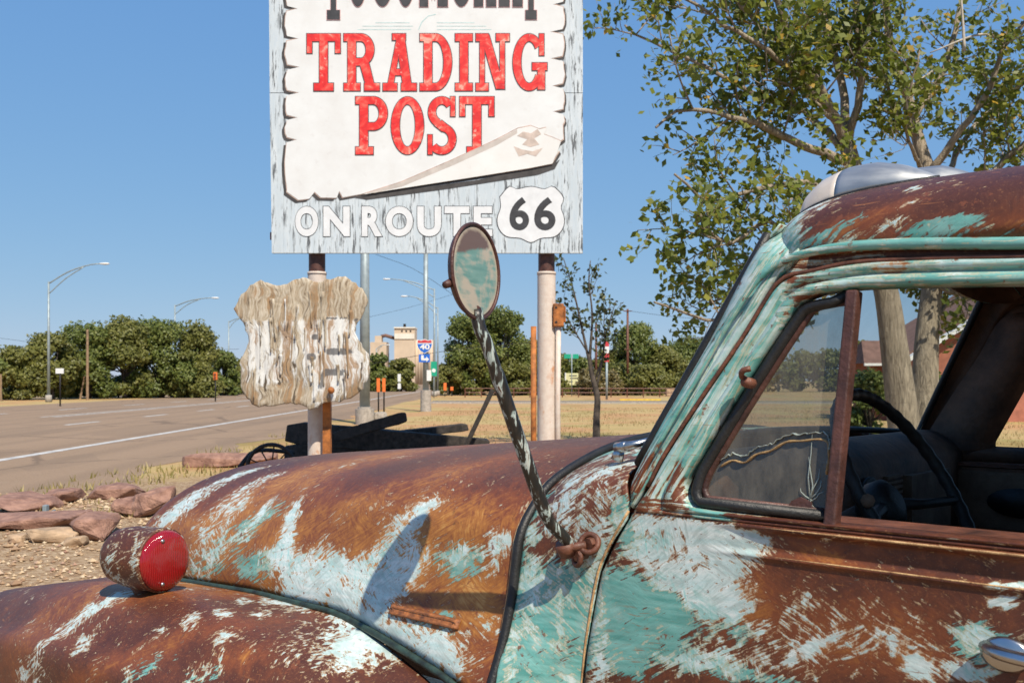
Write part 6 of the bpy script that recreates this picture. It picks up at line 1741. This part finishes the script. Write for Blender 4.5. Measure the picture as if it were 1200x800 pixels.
# --- the big cottonwood
def cottonwood():
    rr_ = random.Random(17)
    D = 19.0
    base = at(1074, 446, D); root = empty('cottonwood_tree', (base.x, D, 0), 'large sparse cottonwood with pale twin trunks standing behind the truck cab', 'tree')
    def q(px, py, dy=0.0):
        p = at(px, py, D + dy); return Vector((p.x - base.x, dy, p.z))
    anchors = []
    m1 = MB(); m2 = MB(); mt = MB()
    t1 = limb(m1, [q(1066, 549), q(1056, 470), q(1047, 400), q(1038, 340), q(1015, 250), q(992, 168)], .34, .15, 14, 24)
    t2 = limb(m2, [q(1086, 549, .6), q(1084, 470, .7), q(1086, 400, .8), q(1092, 340, .9), q(1100, 250, 1.0), q(1075, 160, 1.2), q(1060, 100, 1.4)], .32, .10, 14, 24)
    L = []
    def lb(m, pts, r0, r1): ps = limb(m, [q(*p) for p in pts], r0, r1, 8, 18, .02, rr_); L.append((ps, r0)); return ps
    lb(m1, [(994,172,0), (965,110,-.5), (930,55,-1.0), (905,-20,-1.4), (890,-110,-1.6)], .10, .04)
    lb(m1, [(992,170,0), (985,100,.4), (968,30,.7), (950,-60,1.0), (960,-140,1.2)], .10, .04)
    lb(m1, [(994,168,0), (1010,90,-.4), (1003,10,-.6), (1020,-90,-.8)], .09, .04)
    lb(m1, [(996,180,0), (940,130,.6), (880,108,1.0), (820,75,1.3), (760,48,1.6), (732,30,1.8)], .085, .02)
    lb(m1, [(1000,195,0), (930,165,-1.0), (870,140,-1.6), (800,128,-2.2), (770,150,-2.5)], .11, .02)
    lb(m1, [(1012,240,0), (950,215,-1.2), (880,225,-1.8), (830,235,-2.2), (790,205,-2.5)], .09, .02)
    lb(m1, [(1025,290,0), (960,300,-1.4), (900,260,-2.0), (850,290,-2.4), (820,250,-2.6)], .08, .02)
    lb(m1, [(1035,330,0), (930,350,-1.5), (870,368,-2.0), (820,372,-2.3), (765,352,-2.5)], .08, .018)
    lb(m1, [(1030,310,0), (960,318,1.2), (900,330,1.8), (850,345,2.2), (800,385,2.5)], .07, .018)
    lb(m1, [(975,130,-.3), (900,60,-1.8), (850,30,-2.2), (790,-10,-2.6)], .08, .02)
    lb(m1, [(940,70,-.9), (870,10,-1.2), (820,-60,-1.6)], .07, .02)
    lb(m2, [(1064,110,1.3), (1040,50,1.0), (1045,-40,.8), (1060,-120,.8)], .11, .03)
    lb(m2, [(1070,140,1.2), (1110,70,1.6), (1130,-10,1.8), (1150,-100,2.0)], .085, .03)
    lb(m2, [(1090,200,1.0), (1150,120,.4), (1180,50,.0), (1240,-20,-.4)], .085, .03)
    lb(m2, [(1098,250,1.0), (1160,205,.6), (1220,150,.2), (1290,110,0)], .10, .03)
    lb(m2, [(1092,330,.9), (1140,345,.2), (1190,320,-.3), (1260,300,-.6)], .10, .03)
    lb(m2, [(1100,240,1.0), (1130,160,2.0), (1185,110,2.6), (1220,60,3.0)], .08, .02)
    lb(m2, [(1088,380,.8), (1120,352,1.4), (1170,350,1.8)], .06, .02)
    lb(m2, [(1078,165,1.2), (1050,130,.6), (1035,90,.2), (1020,40,-.2)], .06, .015)
    lb(m2, [(1090,210,1.0), (1065,170,-.4), (1062,120,-.9), (1080,60,-1.2)], .06, .015)
    lb(m1, [(985,150,0), (955,120,-1.0), (930,100,-1.4), (890,95,-1.7)], .05, .015)
    for ps, r0 in L:
        out = []
        twigs(mt, ps, rr_, out, 1, 1.15, max(.016, r0 * .22), .3, 7, .9)
        anchors += out
    # bare pale twigs
    M['palebark'] = simple('bleached_twig', (.50,.45,.38), .9, 0, .2, 10, .3)
    for p0, p1, p2 in (((1180,52),(1150,40,),(1090,62)), ((1130,60),(1128,20),(1125,-20)), ((1100,80),(1060,105),(1015,130))):
        bt = MB(); limb(bt, [q(*p0), q(*p1), q(*p2)], .035, .012, 6, 8); bt.build('bare_twig', M['palebark'], root, True)
    m1.build('trunk', M['bark'], root, True); m2.build('trunk', M['bark'], root, True); mt.build('branches', M['bark'], root, True)
    A = np.array([tuple(a) for a in anchors]); rg = np.random.default_rng(4)
    # fewer leaves in the gappy middle, clumps elsewhere
    reps = 7
    cen = np.repeat(A, reps, 0) + rg.normal(0, .17, (len(A) * reps, 3)) * .78
    keep = rg.random(len(cen)) < np.repeat(np.clip(rg.normal(.48, .42, len(A)), 0, 1), reps)
    cen = cen[keep]
    vals = np.clip(np.repeat(rg.random(len(A)), reps)[keep] * .5 + rg.random(len(cen)) * .5, 0, .95)
    vals[rg.random(len(cen)) < .02] = 1.0
    leaf_cloud('crown', cen, rg.uniform(.058, .105, len(cen)), M['cotton'], root, 9, vals, facing=np.tile([.25, -.6, .65], (len(cen), 1)), jit=.8)
    return len(cen)
n_leaf = cottonwood()

# --- sapling
def sapling():
    rr_ = random.Random(29); D = 27.0; base = at(699, 446, D)
    root = empty('sapling', (base.x, D, 0), 'thin young tree with sparse leaves right of the sign post', 'tree')
    q = lambda px, py, dy=0.0: Vector((at(px, py, D + dy).x - base.x, dy, at(px, py, D + dy).z))
    m = MB(); mt = MB(); out = []
    limb(m, [q(699, 519), q(699, 490), q(700, 465), q(694, 440), q(690, 415)], .115, .06, 10, 14)
    L = [limb(m, [q(692, 430), q(682, 385), q(672, 340), q(660, 302)], .05, .012, 6, 12), limb(m, [q(691, 420), q(694, 370), q(690, 330), q(692, 305)], .05, .012, 6, 12),
         limb(m, [q(699, 455), q(706, 420), q(712, 385), q(722, 352)], .04, .01, 6, 12), limb(m, [q(690, 415), q(676, 392), q(664, 372), q(655, 362)], .03, .01, 6, 10), limb(m, [q(697, 445), q(708, 410), q(708, 370), q(716, 360)], .03, .01, 6, 10)]
    for ps in L: twigs(mt, ps, rr_, out, 0, .75, .012, .5, 6, .7)
    m.build('trunk', M['darkbark'], root, True); mt.build('branches', M['darkbark'], root, True)
    A = np.array([tuple(a) for a in out]); rg = np.random.default_rng(8); cen = np.repeat(A, 6, 0) + rg.normal(0, .08, (len(A) * 6, 3)); cen = cen[rg.random(len(cen)) < .75]
    leaf_cloud('crown', cen, rg.uniform(.05, .09, len(cen)), M['sap'], root, 3)
sapling()

# --- far trees: several lobes of leaf clumps round a limbed trunk
def far_tree(px, pby, top_py, w_px, label, seed, mat='elm', name='roadside_tree', n=5200, leaf=.20, low=.12, group='trees beyond the road', trunk='darkbark', depth=1.0):
    b, Y = base_of(px, pby); kk = Y / 1167
    root = empty(name, b, label, 'tree' if 'bush' not in name else 'bush', group)
    rr_ = random.Random(seed); rg = np.random.default_rng(seed)
    H_ = hz(top_py, Y); W_ = w_px * kk
    m = MB(); limb(m, [Vector((0,0,0)), Vector((rr_.uniform(-.2,.2), 0, H_ * .25)), Vector((rr_.uniform(-.4,.4), rr_.uniform(-.3,.3), H_ * .6))], H_ * .035, H_ * .012, 8, 10)
    lobes = []
    nl_ = 30
    for i in range(nl_):
        a = rr_.uniform(0, 2 * math.pi); zf = low + (1 - low) * rr_.random() ** .8
        rad = math.sqrt(max(0, 1 - (max(0, zf - .45) / .62) ** 2)) * rr_.uniform(.45, .92)
        c_ = Vector((math.cos(a) * rad * W_ * .42, math.sin(a) * rad * W_ * .42 * depth, zf * H_ * .88))
        r_ = rr_.uniform(.15, .27) * W_ * .62
        c_.z = min(c_.z, H_ - r_ * .8); c_.z = max(c_.z, r_ * .7)
        lobes.append((c_, r_)); limb(m, [Vector((0, 0, H_ * rr_.uniform(.12, .4))), c_ * .55 + Vector((0, 0, H_ * .08)), c_], H_ * .014, H_ * .004, 5, 7)
    lobes.append((Vector((rr_.uniform(-.1, .1) * W_, 0, H_ * .84)), H_ * .16))
    tot = sum(r_ ** 2 for _, r_ in lobes); cen = []; vals = []; face_ = []
    for c_, r_ in lobes:
        k = int(n * r_ ** 2 / tot); d = rg.normal(size=(k, 3)); d /= np.linalg.norm(d, axis=1)[:, None]
        rad = r_ * (.50 + .72 * rg.random(k) ** .8) * (1 + .30 * np.sin(d[:, 0] * 9 + seed) * np.cos(d[:, 2] * 8 + seed))
        p = d * rad[:, None] * np.array([1, 1, .82]) + np.array(c_)
        face_.append(d + np.array([.1, -.35, .35])); cen.append(p); vals.append(np.clip(rg.normal(rr_.uniform(.3, .65), .2, k), 0, .92))
    cen = np.concatenate(cen); vals = np.concatenate(vals); face_ = np.concatenate(face_); ok = cen[:, 2] > .1; cen, vals, face_ = cen[ok], vals[ok], face_[ok]
    m.build('trunk', M[trunk], root, True)
    leaf_cloud('crown', cen, rg.uniform(leaf * .8, leaf * 1.5, len(cen)) * (Y / 100) ** .5, M[mat], root, seed, vals, facing=face_, jit=.8)
    return root
LT = [(-22, 469, 398, 62, 'elm2', 'olive tree cut off by the left edge'), (18, 468.5, 404, 62, 'elm', 'low rounded tree left of the nearest lamp'), (62, 468, 388, 74, 'elm', 'rounded olive tree directly behind the nearest lamp'), (104, 467, 377, 84, 'elm2', 'tall tree behind the grey-brown wooden pole'),
      (146, 466.5, 370, 86, 'elm', 'tallest bushy tree, between the two wooden poles'), (190, 466, 373, 88, 'elm2', 'broad green tree behind the orange-tan pole'), (228, 465.5, 376, 76, 'elm', 'rounded tree with a full right side behind the second lamp'), (262, 463.5, 410, 46, 'elm2', 'small tree at the right end of the roadside row'), (290, 462, 418, 44, 'elm', 'small far tree just left of the shield'), (322, 461, 424, 46, 'elm2', 'far tree mostly hidden by the splintered shield')]
for i, (px, pb, tp, wpx, mt_, lab) in enumerate(LT): far_tree(px, pb, tp, wpx, lab, 100 + i, mt_, n=15000, leaf=.135, low=.0)
for i in range(9): far_tree(-10 + i * 31, 466, 440, 40, 'low olive bush %s at the foot of the roadside trees' % ('under the left edge tree', 'left of the nearest lamp', 'behind the nearest lamp', 'behind the leaning stake', 'right of the grey-brown pole', 'behind the hydrant', 'behind the orange-tan pole', 'right of the second lamp', 'left of the orange crossing signal')[i], 150 + i, 'elm', 'roadside_bush', n=4000, leaf=.14, low=.0, group='bushes under the roadside trees')
CT = [(442, 458.6, 414, 36, 'elm2', 'green tree left of the elevator foot', .22), (470, 458.6, 420, 40, 'elm', 'green tree in front of the tall elevator', .22), (416, 458.6, 420, 36, 'elm', 'green tree behind the thick grey pole', .22), (545, 463, 366, 66, 'elm2', 'tall dark green tree behind the mirror, left half of the pair', .2), (590, 463, 358, 80, 'elm2', 'tall dark green tree behind the mirror arm, right half of the pair', .2), (566, 463, 402, 70, 'elm', 'lower olive tree in front of the tall dark pair', .2), (617, 462.5, 396, 50, 'elm', 'olive tree directly left of the right sign post', .2),
      (652, 462, 415, 50, 'elm', 'low olive tree directly right of the right sign post', .2), (745, 461.5, 376, 70, 'elm2', 'tall green tree behind the crossarm pole', .2), (712, 461.5, 408, 50, 'elm', 'olive tree behind the red and white sign', .2), (780, 461.5, 405, 60, 'elm', 'olive tree left of the truck pillar', .2), (815, 461, 392, 60, 'elm2', 'green tree touching the truck pillar', .2), (850, 461, 396, 60, 'elm', 'olive tree behind the truck pillar', .2), (700, 463.2, 432, 60, 'dry', 'dry tan bush behind the fence near the sapling', .2), (760, 463.2, 428, 60, 'elm', 'grey-olive bush behind the fence near the crossarm pole', .2), (810, 463.2, 432, 50, 'elm', 'grey-olive bush behind the fence by the truck pillar', .2)]
CT += [(524, 463.2, 424, 44, 'elm', 'low olive tree at the left foot of the tall dark pair', .2), (640, 462.8, 428, 56, 'elm', 'low olive tree showing on both sides of the right sign post', .2), (678, 461.8, 418, 56, 'elm2', 'green tree behind the yellow notice board', .2), (730, 462.6, 424, 56, 'elm', 'low olive tree in front of the tall tree by the crossarm pole', .2), (795, 461.2, 400, 64, 'elm2', 'green tree filling the gap left of the truck pillar', .2), (600, 463.2, 420, 56, 'elm', 'low olive tree at the right foot of the tall dark pair', .2)]
for i, (px, pb, tp, wpx, mt_, lab, lf) in enumerate(CT): far_tree(px, pb, tp, wpx, lab, 200 + i, mt_, n=12000, leaf=lf * .68, low=.0, group='trees beyond the field')
for i, px in enumerate((900, 960, 1015, 1075, 1130, 1190)): far_tree(px, 458.8, 415 - (i % 3) * 8, 80, 'distant tree seen through the cab, %s in the row' % ('first from the left', 'second from the left', 'third from the left', 'fourth from the left', 'fifth from the left', 'sixth from the left')[i], 260 + i, 'elm', n=2600, leaf=.24, low=.0, group='distant trees seen through the cab')
far_tree(1018, 520, 432, 70, 'green shrub at the foot of the cottonwood seen through the windscreen', 300, 'elm2', 'garden_bush', n=4500, leaf=.11, low=0, group=None)
far_tree(1100, 515, 436, 50, 'green shrub in front of the brick house', 301, 'elm2', 'garden_bush', n=3000, leaf=.11, low=0, group=None)

# --- dry grass, weeds, gravel
def grass(name, n, region, hmin, hmax, seed, mat, label, dens=None):
    rg = np.random.default_rng(seed); xs, ys = [], []
    x0, x1, y0, y1 = region
    u = rg.random(n); y = y0 + (y1 - y0) * u ** 1.7; x = x0 + (x1 - x0) * rg.random(n)
    ok = np.array([mnoise.noise(Vector((a * .35, b_ * .35, seed))) + mnoise.noise(Vector((a * 1.4, b_ * 1.4, seed + 5))) * .6 > -.08 for a, b_ in zip(x, y)])
    x, y = x[ok], y[ok]; n = len(x)
    h_ = rg.uniform(hmin, hmax, n); w_ = h_ * .10 + .004; an = rg.random(n) * 6.283; lx, ly = rg.normal(0, .35, n) * h_, rg.normal(0, .35, n) * h_
    v = np.stack([np.stack([x - np.cos(an) * w_, y - np.sin(an) * w_, np.zeros(n)], 1), np.stack([x + np.cos(an) * w_, y + np.sin(an) * w_, np.zeros(n)], 1), np.stack([x + lx, y + ly, h_], 1)], 1).reshape(-1, 3)
    me = bpy.data.meshes.new(name); me.from_pydata(v.tolist(), [], np.arange(3 * n).reshape(-1, 3).tolist()); me.update()
    a_ = me.attributes.new('leaf', 'FLOAT', 'POINT'); a_.data.foreach_set('value', np.repeat(rg.random(n) * (.94 if seed != 3 else 1), 3).astype(np.float32)); me.materials.append(mat)
    o = bpy.data.objects.new(name, me); C.objects.link(o); return tag(o, label, 'grass', kind='stuff')
grass('dry_grass', 42000, (-4, 30, 15, 60), .03, .12, 3, M['straw'], 'short straw-coloured dry grass across the field')
grass('verge_weeds', 2600, (-7.2, -4.6, 12, 30), .04, .15, 6, leaf_mat('weed_blade', (.20,.18,.05), (.36,.28,.10), (.48,.38,.17), None, .25), 'weedy yellow-green grass between road edge and yard')
rg = np.random.default_rng(2); n = 9000
x = rg.uniform(-9, -1.5, n); y = 5.5 + rg.random(n) ** .8 * 9; ok = x < -1.0 - .25 * y + 1.2
x, y = x[ok], y[ok]; n = len(x); s = rg.uniform(.010, .030, n) * (1 + (rg.random(n) < .04) * 1.4)
octv = np.array([(1,0,0),(-1,0,0),(0,1,0),(0,-1,0),(0,0,.7),(0,0,-.7)]); octf = np.array([(0,2,4),(2,1,4),(1,3,4),(3,0,4),(2,0,5),(1,2,5),(3,1,5),(0,3,5)])
v = (octv[None] * s[:, None, None] * rg.uniform(.6, 1.3, (n, 6, 1)) + np.stack([x, y, s * .35], 1)[:, None]).reshape(-1, 3)
f = (octf[None] + (np.arange(n) * 6)[:, None, None]).reshape(-1, 3)
me = bpy.data.meshes.new('gravel'); me.from_pydata(v.tolist(), [], f.tolist()); me.update()
a_ = me.attributes.new('leaf', 'FLOAT', 'POINT'); a_.data.foreach_set('value', np.repeat(rg.random(n), 6).astype(np.float32))
kk_ = NT('pebbles'); me.materials.append(kk_.fin(kk_.ramp(kk_.attr('leaf'), [(0, (.24,.14,.08)), (.5, (.44,.31,.18)), (.85, (.55,.44,.30)), (1, (.30,.16,.11))]), .9))
go = bpy.data.objects.new('gravel', me); C.objects.link(go); tag(go, 'tan and red-brown gravel across the yard', 'gravel', kind='stuff')
